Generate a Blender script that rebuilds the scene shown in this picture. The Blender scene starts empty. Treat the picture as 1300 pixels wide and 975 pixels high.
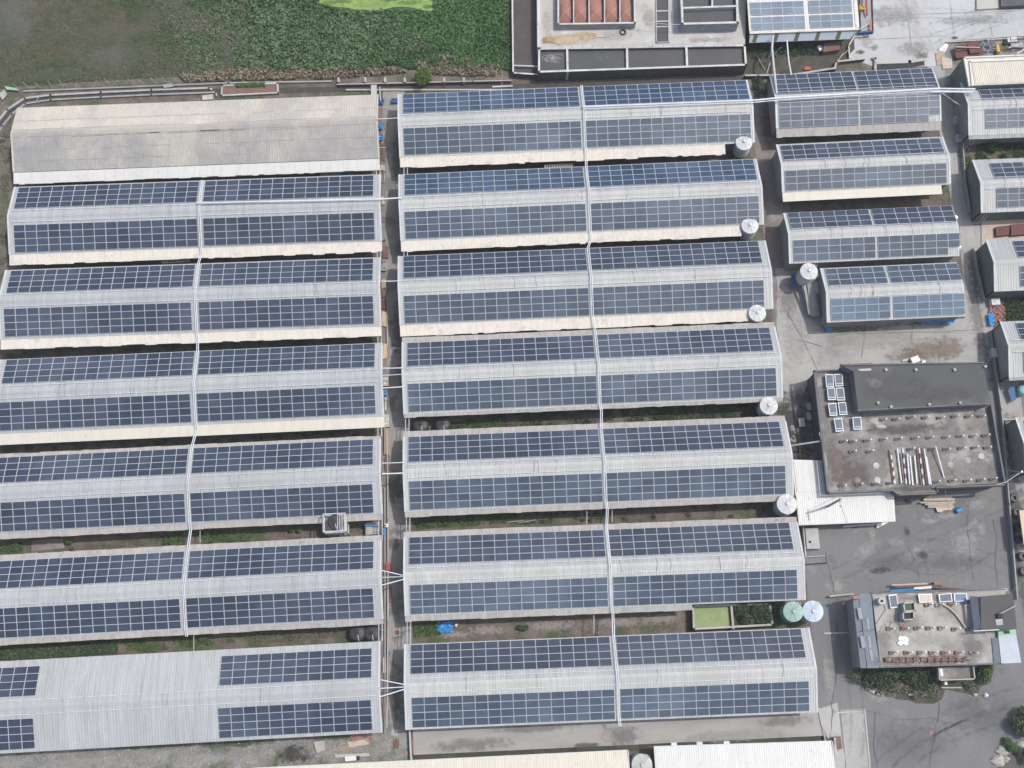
import bpy, math, random
import numpy as np
from mathutils import Matrix, Vector
random.seed(7); rng = np.random.default_rng(11)
S = bpy.context.scene
COL = S.collection
PI = math.pi

# ------------------------------------------------------------------ camera
RM = [[0.99883406, 0.0435073, -0.02091972], [-0.04742459, 0.96531444, -0.2567468], [0.00902375, 0.25743958, 0.9662523]]
HC, FP = 160.703, 1438.576
def P(u, v, z=0.0):
    """a point of the site plan at height z, surveyed from the drone view"""
    c = ((u - 650) / FP, -(v - 487.5) / FP, -1.0)
    d = [sum(RM[i][k] * c[k] for k in range(3)) for i in range(3)]
    t = (z - HC) / d[2]
    return (d[0] * t, d[1] * t, z)
cam_d = bpy.data.cameras.new('camera'); cam = bpy.data.objects.new('camera', cam_d); COL.objects.link(cam)
M4 = Matrix([RM[0] + [0], RM[1] + [0], RM[2] + [HC], [0, 0, 0, 1]])
cam.matrix_world = M4
cam_d.sensor_width = 36; cam_d.lens = FP / 1300 * 36; cam_d.clip_end = 3000; cam_d.clip_start = 1
S.camera = cam

# ------------------------------------------------------------------ light
w = bpy.data.worlds.new('World'); S.world = w; w.use_nodes = True
nt = w.node_tree; bg = nt.nodes['Background']
sky = nt.nodes.new('ShaderNodeTexSky'); sky.sky_type = 'NISHITA'; sky.sun_disc = False
SUNV = Vector((0.46, 0.125, 1.0)).normalized()
elev = math.asin(SUNV.z); azim = math.atan2(SUNV.x, SUNV.y)
sky.sun_elevation = elev; sky.sun_rotation = azim
sky.air_density = 1.0; sky.dust_density = 4.0; sky.ozone_density = 1.0
nt.links.new(sky.outputs[0], bg.inputs[0]); bg.inputs[1].default_value = 0.15
sd = bpy.data.lights.new('sun', 'SUN'); sd.energy = 2.5; sd.angle = math.radians(0.9); sd.color = (1.0, 0.984, 0.95)
so = bpy.data.objects.new('sun', sd); COL.objects.link(so); so.location = (60, 20, 150)
so.rotation_euler = SUNV.to_track_quat('Z', 'Y').to_euler()
S.view_settings.view_transform = 'Standard'; S.view_settings.look = 'None'
S.view_settings.exposure = 0.12; S.view_settings.gamma = 1; S.view_settings.use_curve_mapping = False
S.render.engine = 'CYCLES'

# ------------------------------------------------------------------ materials
def mat(name, c1, c2=None, scale=0.4, rough=0.8, stretch=(1, 1, 1), c3=None, s3=0.15, lo3=0.55, hi3=0.7, fine=0.0, fscale=6.0,
        metal=0.0, spec=0.5, bump=0.0, bscale=4.0, var=0.0, c4=None, s4=1.0, lo4=0.62, hi4=0.7, st4=(1, 1, 1), coat=0.0, detail=5, lo=0.35, hi=0.65):
    m = bpy.data.materials.new(name); m.use_nodes = True
    n = m.node_tree; L = n.links; b = n.nodes['Principled BSDF']
    b.inputs['Roughness'].default_value = rough; b.inputs['Metallic'].default_value = metal
    b.inputs['Specular IOR Level'].default_value = spec
    if coat: b.inputs['Coat Weight'].default_value = coat; b.inputs['Coat Roughness'].default_value = 0.15
    def col(c):
        r = n.nodes.new('ShaderNodeRGB'); r.outputs[0].default_value = (*c, 1); return r.outputs[0]
    geo = n.nodes.new('ShaderNodeNewGeometry')
    def noise(sc, st, lo_, hi_, det=5, rg=0.6):
        mp = n.nodes.new('ShaderNodeMapping'); mp.inputs['Scale'].default_value = st
        L.new(geo.outputs['Position'], mp.inputs[0])
        t = n.nodes.new('ShaderNodeTexNoise'); t.inputs['Scale'].default_value = sc; t.inputs['Detail'].default_value = det; t.inputs['Roughness'].default_value = rg
        L.new(mp.outputs[0], t.inputs['Vector'])
        r = n.nodes.new('ShaderNodeMapRange'); r.inputs[1].default_value = lo_; r.inputs[2].default_value = hi_
        L.new(t.outputs['Fac'], r.inputs[0]); return r.outputs[0]
    def mix(f, a, b_, mode='MIX'):
        x = n.nodes.new('ShaderNodeMix'); x.data_type = 'RGBA'; x.blend_type = mode
        if isinstance(f, float): x.inputs[0].default_value = f
        else: L.new(f, x.inputs[0])
        L.new(a, x.inputs[6]); L.new(b_, x.inputs[7]); return x.outputs[2]
    cur = col(c1)
    if c2: cur = mix(noise(scale, stretch, lo, hi, detail), cur, col(c2))
    if c3: cur = mix(noise(s3, (1, 1, 1), lo3, hi3, 6, 0.65), cur, col(c3))
    if c4: cur = mix(noise(s4, st4, lo4, hi4, 6, 0.7), cur, col(c4))
    if fine:
        f = noise(fscale, (1, 1, 1), 0.25, 0.75, 4, 0.7)
        r = n.nodes.new('ShaderNodeMapRange'); r.inputs[3].default_value = 1 - fine; r.inputs[4].default_value = 1 + fine
        L.new(f, r.inputs[0])
        v = n.nodes.new('ShaderNodeVectorMath'); v.operation = 'SCALE'; L.new(cur, v.inputs[0]); L.new(r.outputs[0], v.inputs['Scale']); cur = v.outputs[0]
    if var:
        oi = n.nodes.new('ShaderNodeObjectInfo')
        r = n.nodes.new('ShaderNodeMapRange'); r.inputs[3].default_value = 1 - var; r.inputs[4].default_value = 1 + var
        L.new(oi.outputs['Random'], r.inputs[0])
        v = n.nodes.new('ShaderNodeVectorMath'); v.operation = 'SCALE'; L.new(cur, v.inputs[0]); L.new(r.outputs[0], v.inputs['Scale']); cur = v.outputs[0]
    L.new(cur, b.inputs['Base Color'])
    if bump:
        t = n.nodes.new('ShaderNodeTexNoise'); t.inputs['Scale'].default_value = bscale; t.inputs['Detail'].default_value = 6
        L.new(geo.outputs['Position'], t.inputs['Vector'])
        bp = n.nodes.new('ShaderNodeBump'); bp.inputs['Strength'].default_value = bump; bp.inputs['Distance'].default_value = 0.1
        L.new(t.outputs['Fac'], bp.inputs['Height']); L.new(bp.outputs[0], b.inputs['Normal'])
    return m

M = {}
# ground kinds
M['soil'] = mat('soil', (.17, .14, .12), (.09, .08, .06), .5, .95, c3=(.07, .09, .04), s3=.25, lo3=.5, hi3=.62, fine=.35, fscale=3, bump=.5, bscale=2, c4=(.26, .24, .21), s4=1.4)
M['darksoil'] = mat('darksoil', (.09, .078, .065), (.05, .05, .038), .6, .95, c3=(.045, .06, .03), s3=.4, lo3=.5, hi3=.6, fine=.3, fscale=4, bump=.5, bscale=3)
M['meadow'] = mat('meadow', (.13, .135, .09), (.11, .12, .075), .12, .95, c3=(.19, .18, .15), s3=.055, lo3=.45, hi3=.68, fine=.25, fscale=2.2, c4=(.08, .105, .055), s4=.12, lo4=.52, hi4=.65)
M['greenfield'] = mat('greenfield', (.035, .075, .03), (.05, .10, .04), .3, .95, fine=.3, fscale=2, bump=.6, bscale=2)
M['asphalt'] = mat('asphalt', (.145, .146, .15), (.18, .18, .182), .07, .9, c3=(.25, .247, .24), s3=.16, lo3=.58, hi3=.75, fine=.12, fscale=3, c4=(.115, .115, .118), s4=.3, lo4=.58, hi4=.72, bump=.15, bscale=8)
M['yard'] = mat('yard', (.30, .295, .285), (.36, .355, .34), .12, .9, c3=(.22, .215, .21), s3=.14, lo3=.55, hi3=.68, fine=.12, fscale=2.5, c4=(.25, .235, .21), s4=.35, lo4=.58, hi4=.7, bump=.15, bscale=6)
M['paleyard'] = mat('paleyard', (.385, .395, .395), (.46, .475, .475), .09, .85, c3=(.33, .33, .325), s3=.12, lo3=.56, hi3=.72, fine=.08, fscale=2.5, c4=(.34, .335, .325), s4=.08, lo4=.52, hi4=.66, st4=(1, .25, 1))
M['lane'] = mat('lane', (.28, .27, .255), (.21, .205, .20), .35, .9, c3=(.15, .147, .145), s3=.3, lo3=.53, hi3=.6, fine=.15, fscale=3, bump=.15, bscale=6)
M['brownlane'] = mat('brownlane', (.23, .195, .175), (.17, .155, .145), .3, .92, c3=(.27, .26, .245), s3=.2, lo3=.53, hi3=.65, fine=.15, fscale=3)
M['rubble'] = mat('rubble', (.27, .26, .245), (.17, .165, .155), .8, .95, c3=(.10, .12, .07), s3=.25, lo3=.52, hi3=.62, fine=.45, fscale=4, bump=.7, bscale=4)
M['dirtstain'] = mat('dirtstain', (.25, .205, .17), (.31, .29, .265), .5, .95, fine=.2, fscale=3)
M['algae'] = mat('algae', (.17, .28, .055), (.22, .33, .08), .25, .6, fine=.08, c3=(.14, .23, .05), s3=.3, lo3=.5, hi3=.6, c4=(.27, .35, .12), s4=.9, lo4=.6, hi4=.66)
M['algaedark'] = mat('algaedark', (.19, .26, .07), (.15, .21, .06), .8, .5, fine=.15, c4=(.10, .15, .05), s4=1.4, lo4=.58, hi4=.66)
M['ditch'] = mat('ditch', (.055, .05, .045), (.03, .03, .028), 1.0, .6, fine=.3)
M['sludge'] = mat('sludge', (.062, .064, .066), (.05, .052, .054), .3, .6, fine=.12, fscale=5, c4=(.085, .087, .09), s4=.25)
M['brownsludge'] = mat('brownsludge', (.055, .045, .04), (.075, .062, .053), .6, .7, c4=(.34, .29, .22), s4=1.0, lo4=.66, hi4=.72, fine=.2)
# building materials
M['metal'] = mat('roofmetal', (.425, .44, .44), (.35, .362, .368), 1.3, .6, stretch=(1.8, .08, .1), fine=.06, fscale=2, c4=(.27, .278, .28), s4=.9, lo4=.54, hi4=.72, st4=(2.8, .12, .1), spec=.3, c3=(.36, .37, .37), s3=.12, lo3=.5, hi3=.65)
M['whitemetal'] = mat('whitemetal', (.50, .51, .49), (.41, .418, .40), 1.4, .55, stretch=(1.8, .08, .1), c4=(.33, .325, .305), s4=1.2, lo4=.56, hi4=.74, st4=(3, .15, .1), spec=.3, c3=(.41, .418, .40), s3=.12, lo3=.5, hi3=.65)
M['trim'] = mat('trim', (.54, .56, .56), (.46, .475, .48), .6, .5, fine=.05)
M['cream'] = mat('cream', (.65, .61, .53), (.56, .53, .46), 1.6, .65, stretch=(1.6, .12, 1), fine=.08, c4=(.38, .28, .18), s4=2.2, lo4=.6, hi4=.68, c3=(.48, .46, .41), s3=.5, lo3=.54, hi3=.68)
M['cleancream'] = mat('cleancream', (.60, .57, .475), (.55, .52, .44), 1.2, .55, stretch=(1.6, .15, 1), fine=.03, c4=(.46, .43, .36), s4=.8, lo4=.6, hi4=.72)
M['offwhite'] = mat('offwhite', (.60, .60, .575), (.54, .54, .52), 1.2, .5, stretch=(1.6, .15, 1), fine=.03, c4=(.44, .43, .40), s4=.8, lo4=.6, hi4=.72)
M['fibre'] = mat('fibre', (.42, .40, .375), (.31, .30, .28), 1.1, .9, stretch=(1.5, .15, 1), fine=.12, c4=(.20, .19, .175), s4=.9, lo4=.6, hi4=.7)
M['oldroof'] = mat('oldroof', (.50, .465, .40), (.545, .51, .445), .5, .85, stretch=(1.5, .2, 1), c3=(.39, .37, .34), s3=.07, lo3=.47, hi3=.62, fine=.1, fscale=3, c4=(.43, .39, .33), s4=.6, lo4=.58, hi4=.68, st4=(1.6, .25, 1))
M['oldgrey'] = mat('oldgrey', (.39, .37, .325), (.44, .42, .37), .6, .88, stretch=(1.5, .2, 1), c3=(.28, .275, .27), s3=.08, lo3=.48, hi3=.64, fine=.12, fscale=3, c4=(.33, .315, .29), s4=.5, lo4=.52, hi4=.66, st4=(1.6, .25, 1))
M['rust'] = mat('ruststain', (.48, .33, .16), (.52, .44, .33), .8, .85, fine=.1)
M['concrete'] = mat('concrete', (.42, .415, .40), (.34, .335, .325), .4, .9, c4=(.22, .215, .21), s4=.5, lo4=.58, hi4=.7, fine=.12)
M['palecon'] = mat('palecon', (.45, .44, .405), (.37, .36, .335), .2, .9, c3=(.52, .52, .51), s3=.15, lo3=.55, hi3=.65, fine=.1, c4=(.30, .29, .27), s4=.5, lo4=.62, hi4=.72)
M['whitecon'] = mat('whitecon', (.56, .565, .55), (.42, .42, .41), .6, .85, fine=.1, c4=(.22, .22, .21), s4=.8, lo4=.6, hi4=.7)
M['ochre'] = mat('ochre', (.56, .42, .25), (.58, .50, .38), .3, .85, c4=(.52, .33, .14), s4=.3, lo4=.55, hi4=.68, fine=.05)
M['darkcon'] = mat('darkcon', (.075, .077, .082), (.11, .112, .115), .5, .9, stretch=(1, 1, .2), c4=(.24, .24, .24), s4=1.0, lo4=.64, hi4=.75, st4=(2, 2, .15), fine=.15)
M['greywall'] = mat('greywall', (.33, .33, .325), (.26, .26, .26), .5, .9, fine=.1)
M['slate'] = mat('blackroof', (.088, .09, .088), (.072, .074, .073), .15, .85, c3=(.13, .13, .128), s3=.15, lo3=.55, hi3=.7, fine=.07, c4=(.2, .2, .2), s4=.5, lo4=.68, hi4=.74)
M['deck'] = mat('deckroof', (.205, .19, .178), (.155, .145, .135), .25, .92, c3=(.33, .32, .30), s3=.22, lo3=.5, hi3=.64, fine=.2, fscale=3, c4=(.10, .085, .08), s4=.6, lo4=.54, hi4=.68)
M['deck2'] = mat('tanroof', (.33, .32, .295), (.38, .37, .345), .25, .92, c3=(.24, .23, .215), s3=.3, lo3=.5, hi3=.64, fine=.12, fscale=3, c4=(.25, .19, .15), s4=.6, lo4=.6, hi4=.72)
M['parapet'] = mat('parapet', (.16, .165, .175), (.11, .113, .12), .5, .85, fine=.12)
M['apron'] = mat('apron', (.345, .335, .32), (.29, .285, .275), .3, .9, stretch=(.5, 2, 1), fine=.08, c4=(.22, .215, .205), s4=.3, lo4=.6, hi4=.72)
M['bluegrey'] = mat('bluegrey', (.185, .215, .25), (.155, .185, .215), .6, .6, fine=.08, c4=(.12, .14, .16), s4=1.2, lo4=.6, hi4=.7)
M['palebl'] = mat('palebluesheet', (.46, .51, .55), (.41, .46, .50), .6, .6, fine=.04, spec=.2)
M['greensheet'] = mat('greensheet', (.25, .47, .30), (.22, .42, .27), .8, .6)
M['olive'] = mat('olivesheet', (.13, .12, .06), (.10, .095, .05), 1, .8)
M['green_wall'] = mat('greenwall', (.17, .20, .19), (.13, .16, .15), 1, .8)
M['dark'] = mat('dark', (.03, .03, .032), (.045, .045, .045), 1, .9)
M['rusty'] = mat('rusty', (.12, .055, .04), (.20, .15, .13), 2.5, .85, fine=.2, c4=(.5, .5, .5), s4=2.5, lo4=.6, hi4=.66)
M['redsheet'] = mat('redsheet', (.13, .04, .035), (.10, .035, .03), 1.5, .7, fine=.2)
M['redbag'] = mat('redmembrane', (.33, .165, .125), (.29, .14, .105), .3, .7, fine=.08, spec=.2)
M['strap'] = mat('strap', (.62, .45, .40), None, rough=.8)
M['blue'] = mat('bluetarp', (.02, .20, .52), (.03, .28, .62), 1.5, .55, var=.15)
M['navy'] = mat('navy', (.02, .08, .22), (.03, .10, .28), 1.5, .6)
M['wood'] = mat('wood', (.36, .28, .20), (.28, .22, .16), 1.2, .9, fine=.15, var=.25)
M['palewood'] = mat('palewood', (.52, .45, .37), (.45, .38, .31), 2, .9, fine=.15, var=.15)
M['brownboard'] = mat('brownboard', (.15, .085, .07), (.19, .12, .10), 1.2, .9, fine=.15)
M['red'] = mat('redpaint', (.42, .06, .06), (.36, .05, .05), 1, .6)
M['yellow'] = mat('yellowpaint', (.62, .36, .03), (.55, .30, .03), 1, .5)
M['orange'] = mat('orangepaint', (.65, .22, .08), None, rough=.6)
M['white'] = mat('whitepaint', (.74, .75, .76), (.64, .65, .66), 1.2, .5, fine=.05)
M['pipe'] = mat('whitepipe', (.70, .74, .77), (.58, .61, .64), .7, .5, fine=.08)
M['silo'] = mat('silo', (.60, .61, .60), (.50, .51, .505), 1.0, .55, fine=.05, c4=(.36, .355, .33), s4=1.4, lo4=.56, hi4=.7, spec=.3)
M['silogreen'] = mat('silogreen', (.28, .43, .36), (.23, .36, .30), 1.0, .55, fine=.08)
M['siloblue'] = mat('siloblue', (.48, .56, .62), (.42, .49, .56), 1.0, .5, fine=.05, c4=(.35, .4, .44), s4=1.2, lo4=.6, hi4=.72)
M['teal'] = mat('teal', (.20, .40, .40), (.17, .35, .35), 1.0, .5)
M['blacktank'] = mat('blacktank', (.035, .036, .04), (.05, .05, .055), 1.5, .55, fine=.1)
M['galv'] = mat('galvanised', (.50, .51, .52), (.42, .43, .44), 1.5, .5, fine=.06)
M['grey'] = mat('greypaint', (.30, .31, .32), (.24, .25, .26), 1.2, .7, fine=.1)
M['wire'] = mat('wire', (.22, .22, .22), None, rough=.7)
M['brickred'] = mat('brickred', (.36, .19, .15), (.30, .16, .13), 3, .9, fine=.2, var=.2)
M['rock'] = mat('rock', (.42, .40, .35), (.30, .29, .26), 1.2, .95, fine=.2)
M['glassgrey'] = mat('greyglass', (.11, .135, .165), (.15, .18, .21), 2, .65, fine=.05, spec=.3)
M['glassblue'] = mat('blueglass', (.12, .19, .29), (.16, .23, .33), 2, .65, fine=.05, spec=.3)
M['straw'] = mat('straw', (.29, .245, .17), (.20, .17, .12), .8, .95, fine=.2)
def leafmat(name, a, b, c, s=.8):
    return mat(name, a, b, s, .75, c3=c, s3=s * .35, lo3=.5, hi3=.62, spec=.25)
M['leaf'] = leafmat('leafgreen', (.085, .15, .05), (.12, .18, .065), (.06, .11, .04))
M['brightleaf'] = leafmat('brightleaf', (.09, .17, .035), (.12, .20, .05), (.06, .12, .03))
M['darkleaf'] = leafmat('darkleaf', (.055, .09, .045), (.08, .115, .06), (.10, .125, .065))
M['greyleaf'] = leafmat('greyleaf', (.17, .175, .13), (.21, .205, .155), (.13, .15, .10))
M['cropleaf'] = leafmat('cropleaf', (.115, .185, .085), (.15, .215, .115), (.09, .15, .06), .3)
M['vineleaf'] = leafmat('vineleaf', (.085, .17, .06), (.11, .205, .08), (.07, .14, .05), .4)
M['meadowleaf'] = mat('meadowleaf', (.125, .145, .08), (.105, .125, .065), .12, .9, c3=(.195, .18, .13), s3=.06, lo3=.42, hi3=.62, c4=(.07, .12, .045), s4=.16, lo4=.5, hi4=.62, spec=.2)
M['bark'] = mat('bark', (.10, .075, .055), (.07, .055, .04), 3, .95)
M['frame'] = mat('aluminium', (.56, .58, .60), None, rough=.5, metal=.0)
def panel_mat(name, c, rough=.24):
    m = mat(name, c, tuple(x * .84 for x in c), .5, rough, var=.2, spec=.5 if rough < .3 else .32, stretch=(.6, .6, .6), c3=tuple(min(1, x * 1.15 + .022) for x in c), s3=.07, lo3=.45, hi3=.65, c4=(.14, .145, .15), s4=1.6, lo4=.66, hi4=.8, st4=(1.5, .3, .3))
    n = m.node_tree; b = n.nodes['Principled BSDF']
    # faint cell grid, in the module's own frame
    tc = n.nodes.new('ShaderNodeTexCoord'); br = n.nodes.new('ShaderNodeTexBrick')
    br.offset = 0; br.inputs['Scale'].default_value = 6.2; br.inputs['Mortar Size'].default_value = .012
    br.inputs['Brick Width'].default_value = 1; br.inputs['Row Height'].default_value = 1
    br.inputs['Color1'].default_value = (1, 1, 1, 1); br.inputs['Color2'].default_value = (.93, .93, .95, 1); br.inputs['Mortar'].default_value = (2.0, 2.0, 2.0, 1)
    n.links.new(tc.outputs['Object'], br.inputs['Vector'])
    old = b.inputs['Base Color'].links[0].from_socket
    x = n.nodes.new('ShaderNodeVectorMath'); x.operation = 'MULTIPLY'
    n.links.new(old, x.inputs[0]); n.links.new(br.outputs['Color'], x.inputs[1]); n.links.new(x.outputs[0], b.inputs['Base Color'])
    return m
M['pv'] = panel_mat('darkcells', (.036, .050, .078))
M['pvsheen_blue'] = panel_mat('bluesheen_cells', (.034, .062, .108))  # low-sky reflection of the upper rear slopes, painted into the cell colour
M['pvsheen_grey'] = panel_mat('greysheen_cells', (.060, .084, .116), .32)  # greyer sky sheen, mostly of front slopes, put into the cell colour
M['pvpale'] = panel_mat('palecells', (.092, .142, .195), .42)

# ------------------------------------------------------------------ mesh building
class MB:
    def __init__(s): s.v = []; s.f = []; s.m = []; s.mats = []
    def mi(s, k):
        m = M[k]
        if m not in s.mats: s.mats.append(m)
        return s.mats.index(m)
    def add(s, vs, fs, k):
        o = len(s.v); i = s.mi(k); s.v += [tuple(p) for p in vs]
        for f in fs: s.f.append(tuple(o + a for a in f)); s.m.append(i)
        return s
    def box(s, cx, cy, z0, sx, sy, sz, k, rot=0.0):
        c, q = math.cos(rot), math.sin(rot); vs = []
        for z in (z0, z0 + sz):
            for a, b in ((-1, -1), (1, -1), (1, 1), (-1, 1)):
                x, y = a * sx / 2, b * sy / 2; vs.append((cx + x * c - y * q, cy + x * q + y * c, z))
        return s.add(vs, [(3, 2, 1, 0), (4, 5, 6, 7), (0, 1, 5, 4), (1, 2, 6, 5), (2, 3, 7, 6), (3, 0, 4, 7)], k)
    def prism(s, poly, z0, k, side=None, cap=True):
        """poly: list of 3D top points; extruded down to z0 (number) or by list"""
        n = len(poly); a = sum(poly[i][0] * poly[(i + 1) % n][1] - poly[(i + 1) % n][0] * poly[i][1] for i in range(n))
        if a < 0: poly = poly[::-1]
        top = [tuple(p) for p in poly]; bot = [(p[0], p[1], z0) for p in poly]
        s.add(top, [tuple(range(n))], k)
        s.add(top + bot, [(i, i + n, (i + 1) % n + n, (i + 1) % n) for i in range(n)] + [tuple(range(2 * n - 1, n - 1, -1))], side or k)
        return s
    def slab(s, poly, th, k, side=None):
        n = len(poly); a = sum(poly[i][0] * poly[(i + 1) % n][1] - poly[(i + 1) % n][0] * poly[i][1] for i in range(n))
        if a < 0: poly = poly[::-1]
        top = [tuple(p) for p in poly]; bot = [(p[0], p[1], p[2] - th) for p in poly]
        s.add(top, [tuple(range(n))], k)
        s.add(top + bot, [(i, i + n, (i + 1) % n + n, (i + 1) % n) for i in range(n)] + [tuple(range(2 * n - 1, n - 1, -1))], side or k)
        return s
    def tube(s, pts, r, k, n=8, r1=None):
        pts = [Vector(p) for p in pts]; vs = []; N = len(pts)
        for i, p in enumerate(pts):
            d = (pts[min(i + 1, N - 1)] - pts[max(i - 1, 0)]).normalized()
            u = d.cross(Vector((0, 0, 1)));
            if u.length < 1e-3: u = Vector((1, 0, 0))
            u.normalize(); w_ = d.cross(u); rr = r if r1 is None else r + (r1 - r) * i / (N - 1)
            for j in range(n):
                a = 2 * PI * j / n; vs.append(p + u * (rr * math.cos(a)) + w_ * (rr * math.sin(a)))
        fs = []
        for i in range(N - 1):
            for j in range(n):
                a, b = i * n + j, i * n + (j + 1) % n; fs.append((a, b, b + n, a + n))
        fs.append(tuple(range(n - 1, -1, -1))); fs.append(tuple((N - 1) * n + j for j in range(n)))
        return s.add(vs, fs, k)
    def lathe(s, cx, cy, prof, k, n=28, cap=True):
        vs = []
        for r, z in prof:
            for j in range(n): a = 2 * PI * j / n; vs.append((cx + r * math.cos(a), cy + r * math.sin(a), z))
        fs = []
        for i in range(len(prof) - 1):
            for j in range(n):
                a, b = i * n + j, i * n + (j + 1) % n; fs.append((a, b, b + n, a + n))
        if cap: fs.append(tuple(range(n - 1, -1, -1))); fs.append(tuple((len(prof) - 1) * n + j for j in range(n)))
        return s.add(vs, fs, k)
    def corr(s, x0, x1, a0, a1, k, pitch=.38, h=.035, rib=.09, th=0):
        """ribbed sheet: a0=(y,z) and a1=(y,z) ends of the slope, ribs across x"""
        xs = []; n = max(1, round((x1 - x0) / pitch)); p = (x1 - x0) / n
        for i in range(n):
            b = x0 + i * p; xs += [(b, 0), (b + p - rib * 1.6, 0), (b + p - rib * 1.2, h), (b + p - rib * .4, h)]
        xs.append((x1, 0))
        dy, dz = a1[0] - a0[0], a1[1] - a0[1]; l = math.hypot(dy, dz); ny, nz = -dz / l, dy / l
        if nz < 0: ny, nz = -ny, -nz
        vs = [(x, a0[0] + ny * q, a0[1] + nz * q) for x, q in xs] + [(x, a1[0] + ny * q, a1[1] + nz * q) for x, q in xs]
        m = len(xs)
        fs = [(i, i + 1, i + 1 + m, i + m) if dy > 0 else (i + m, i + 1 + m, i + 1, i) for i in range(m - 1)]
        return s.add(vs, fs, k)
    def obj(s, name, parent=None, loc=None, smooth=False):
        me = bpy.data.meshes.new(name)
        v = s.v
        if loc: v = [(p[0] - loc[0], p[1] - loc[1], p[2] - loc[2]) for p in v]
        me.from_pydata(v, [], s.f)
        for m in s.mats: me.materials.append(m)
        me.polygons.foreach_set('material_index', s.m)
        if smooth: me.polygons.foreach_set('use_smooth', [True] * len(s.f))
        me.update()
        o = bpy.data.objects.new(name, me); COL.objects.link(o)
        if loc: o.location = loc
        if parent: o.parent = parent
        return o
def tag(o, label=None, cat=None, group=None, kind=None):
    if label: o['label'] = label
    if cat: o['category'] = cat
    if group: o['group'] = group
    if kind: o['kind'] = kind
    return o
def empty(name, loc, label=None, cat=None, group=None, rz=0):
    o = bpy.data.objects.new(name, None); COL.objects.link(o); o.location = loc; o.rotation_euler = (0, 0, rz); o.empty_display_size = .5
    return tag(o, label, cat, group)
def part(mb, name, root, **kw):
    """mesh given in world coordinates, hung under root (unrotated)"""
    o = mb.obj(name, None, tuple(root_loc(root)), **kw); o.parent = root; o.location = (0, 0, 0); return o
def root_loc(r):
    l = Vector(r.location)
    while r.parent: r = r.parent; l += r.location
    return l
def copy_tree(o, parent=None):
    c = o.copy(); COL.objects.link(c); c.parent = parent
    for ch in list(o.children): copy_tree(ch, c)
    return c
def PP(pts, z=0.0): return [P(u, v, z) for u, v in pts]
def jag(pts, amp=.25, step=1.2, z=None):
    out = []; n = len(pts)
    for i in range(n):
        a, b = Vector(pts[i]), Vector(pts[(i + 1) % n]); k = max(1, int((b - a).length / step))
        for j in range(k):
            p = a.lerp(b, j / k)
            if j: p += Vector((random.uniform(-amp, amp), random.uniform(-amp, amp), 0))
            out.append(tuple(p))
    return out
def ground(name, pts, k, z, amp=0.0, label=None):
    poly = PP(pts, z)
    if amp: poly = jag(poly, amp)
    n = len(poly); a = sum(poly[i][0] * poly[(i + 1) % n][1] - poly[(i + 1) % n][0] * poly[i][1] for i in range(n))
    if a < 0: poly = poly[::-1]
    o = MB().add(poly, [tuple(range(n))], k).obj(name); o['kind'] = 'structure'
    if label: o['label'] = label
    return o

# ---- leaves: many small quads in one mesh, filled with numpy
def leafmesh(name, C, size, k, parent=None, loc=(0, 0, 0), tall=0.0, flat=0.0):
    N = len(C); C = np.asarray(C) - np.array(loc)
    a = rng.normal(size=(N, 3)); a[:, 2] *= (1 - flat)
    if tall: a[:, 2] = np.abs(a[:, 2]) + tall
    a /= np.linalg.norm(a, axis=1)[:, None]
    b = rng.normal(size=(N, 3)); b -= (b * a).sum(1)[:, None] * a; b /= np.linalg.norm(b, axis=1)[:, None]
    s = (size * rng.uniform(.55, 1.3, N))[:, None]
    V = np.stack([C - a * s * .5, C + b * s * .3, C + a * s * .6, C - b * s * .3], 1).reshape(-1, 3)
    me = bpy.data.meshes.new(name); me.vertices.add(4 * N); me.vertices.foreach_set('co', V.ravel())
    me.loops.add(4 * N); me.loops.foreach_set('vertex_index', np.arange(4 * N))
    me.polygons.add(N); me.polygons.foreach_set('loop_start', np.arange(0, 4 * N, 4)); me.polygons.foreach_set('loop_total', np.full(N, 4))
    me.materials.append(M[k]); me.update(calc_edges=True)
    o = bpy.data.objects.new(name, me); COL.objects.link(o); o.location = loc
    if parent: o.parent = parent; o.location = (0, 0, 0)
    return o
def inpoly(x, y, poly):
    c = np.zeros(len(x), bool); n = len(poly)
    for i in range(n):
        x1, y1 = poly[i][:2]; x2, y2 = poly[(i + 1) % n][:2]
        if y1 == y2: continue
        t = (y1 > y) != (y2 > y); c ^= t & (x < (x2 - x1) * (y - y1) / (y2 - y1) + x1)
    return c
def scatter(poly, n, z0=0, z1=.3, clump=0, cr=.8):
    xs = [p[0] for p in poly]; ys = [p[1] for p in poly]; out = []
    if clump:
        cx = rng.uniform(min(xs), max(xs), clump); cy = rng.uniform(min(ys), max(ys), clump); rr = rng.uniform(.4, 1.3, clump) * cr
    tot = 0
    while tot < n:
        m = max(1000, n)
        if clump:
            i = rng.integers(0, clump, m); d = rng.normal(size=(m, 2)) * .5
            x = cx[i] + d[:, 0] * rr[i]; y = cy[i] + d[:, 1] * rr[i]; z = z0 + (z1 - z0) * np.clip(1 - (d ** 2).sum(1) * .5, .05, 1) * rng.uniform(.3, 1, m) * np.minimum(rr[i] / cr, 1.2)
        else:
            x = rng.uniform(min(xs), max(xs), m); y = rng.uniform(min(ys), max(ys), m); z = rng.uniform(z0, z1, m)
        k = inpoly(x, y, poly)
        if not k.any(): break
        out.append(np.stack([x[k], y[k], z[k]], 1)); tot += k.sum()
    return np.concatenate(out)[:n]
def cover(name, pts, n, h, size, k, clump=0, cr=.8, tall=0.0, label=None, cat='ground cover'):
    C = scatter(PP(pts), n, .02, h, clump, cr)
    o = leafmesh(name, C, size, k, tall=tall); tag(o, label, cat, kind='stuff'); return o
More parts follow.
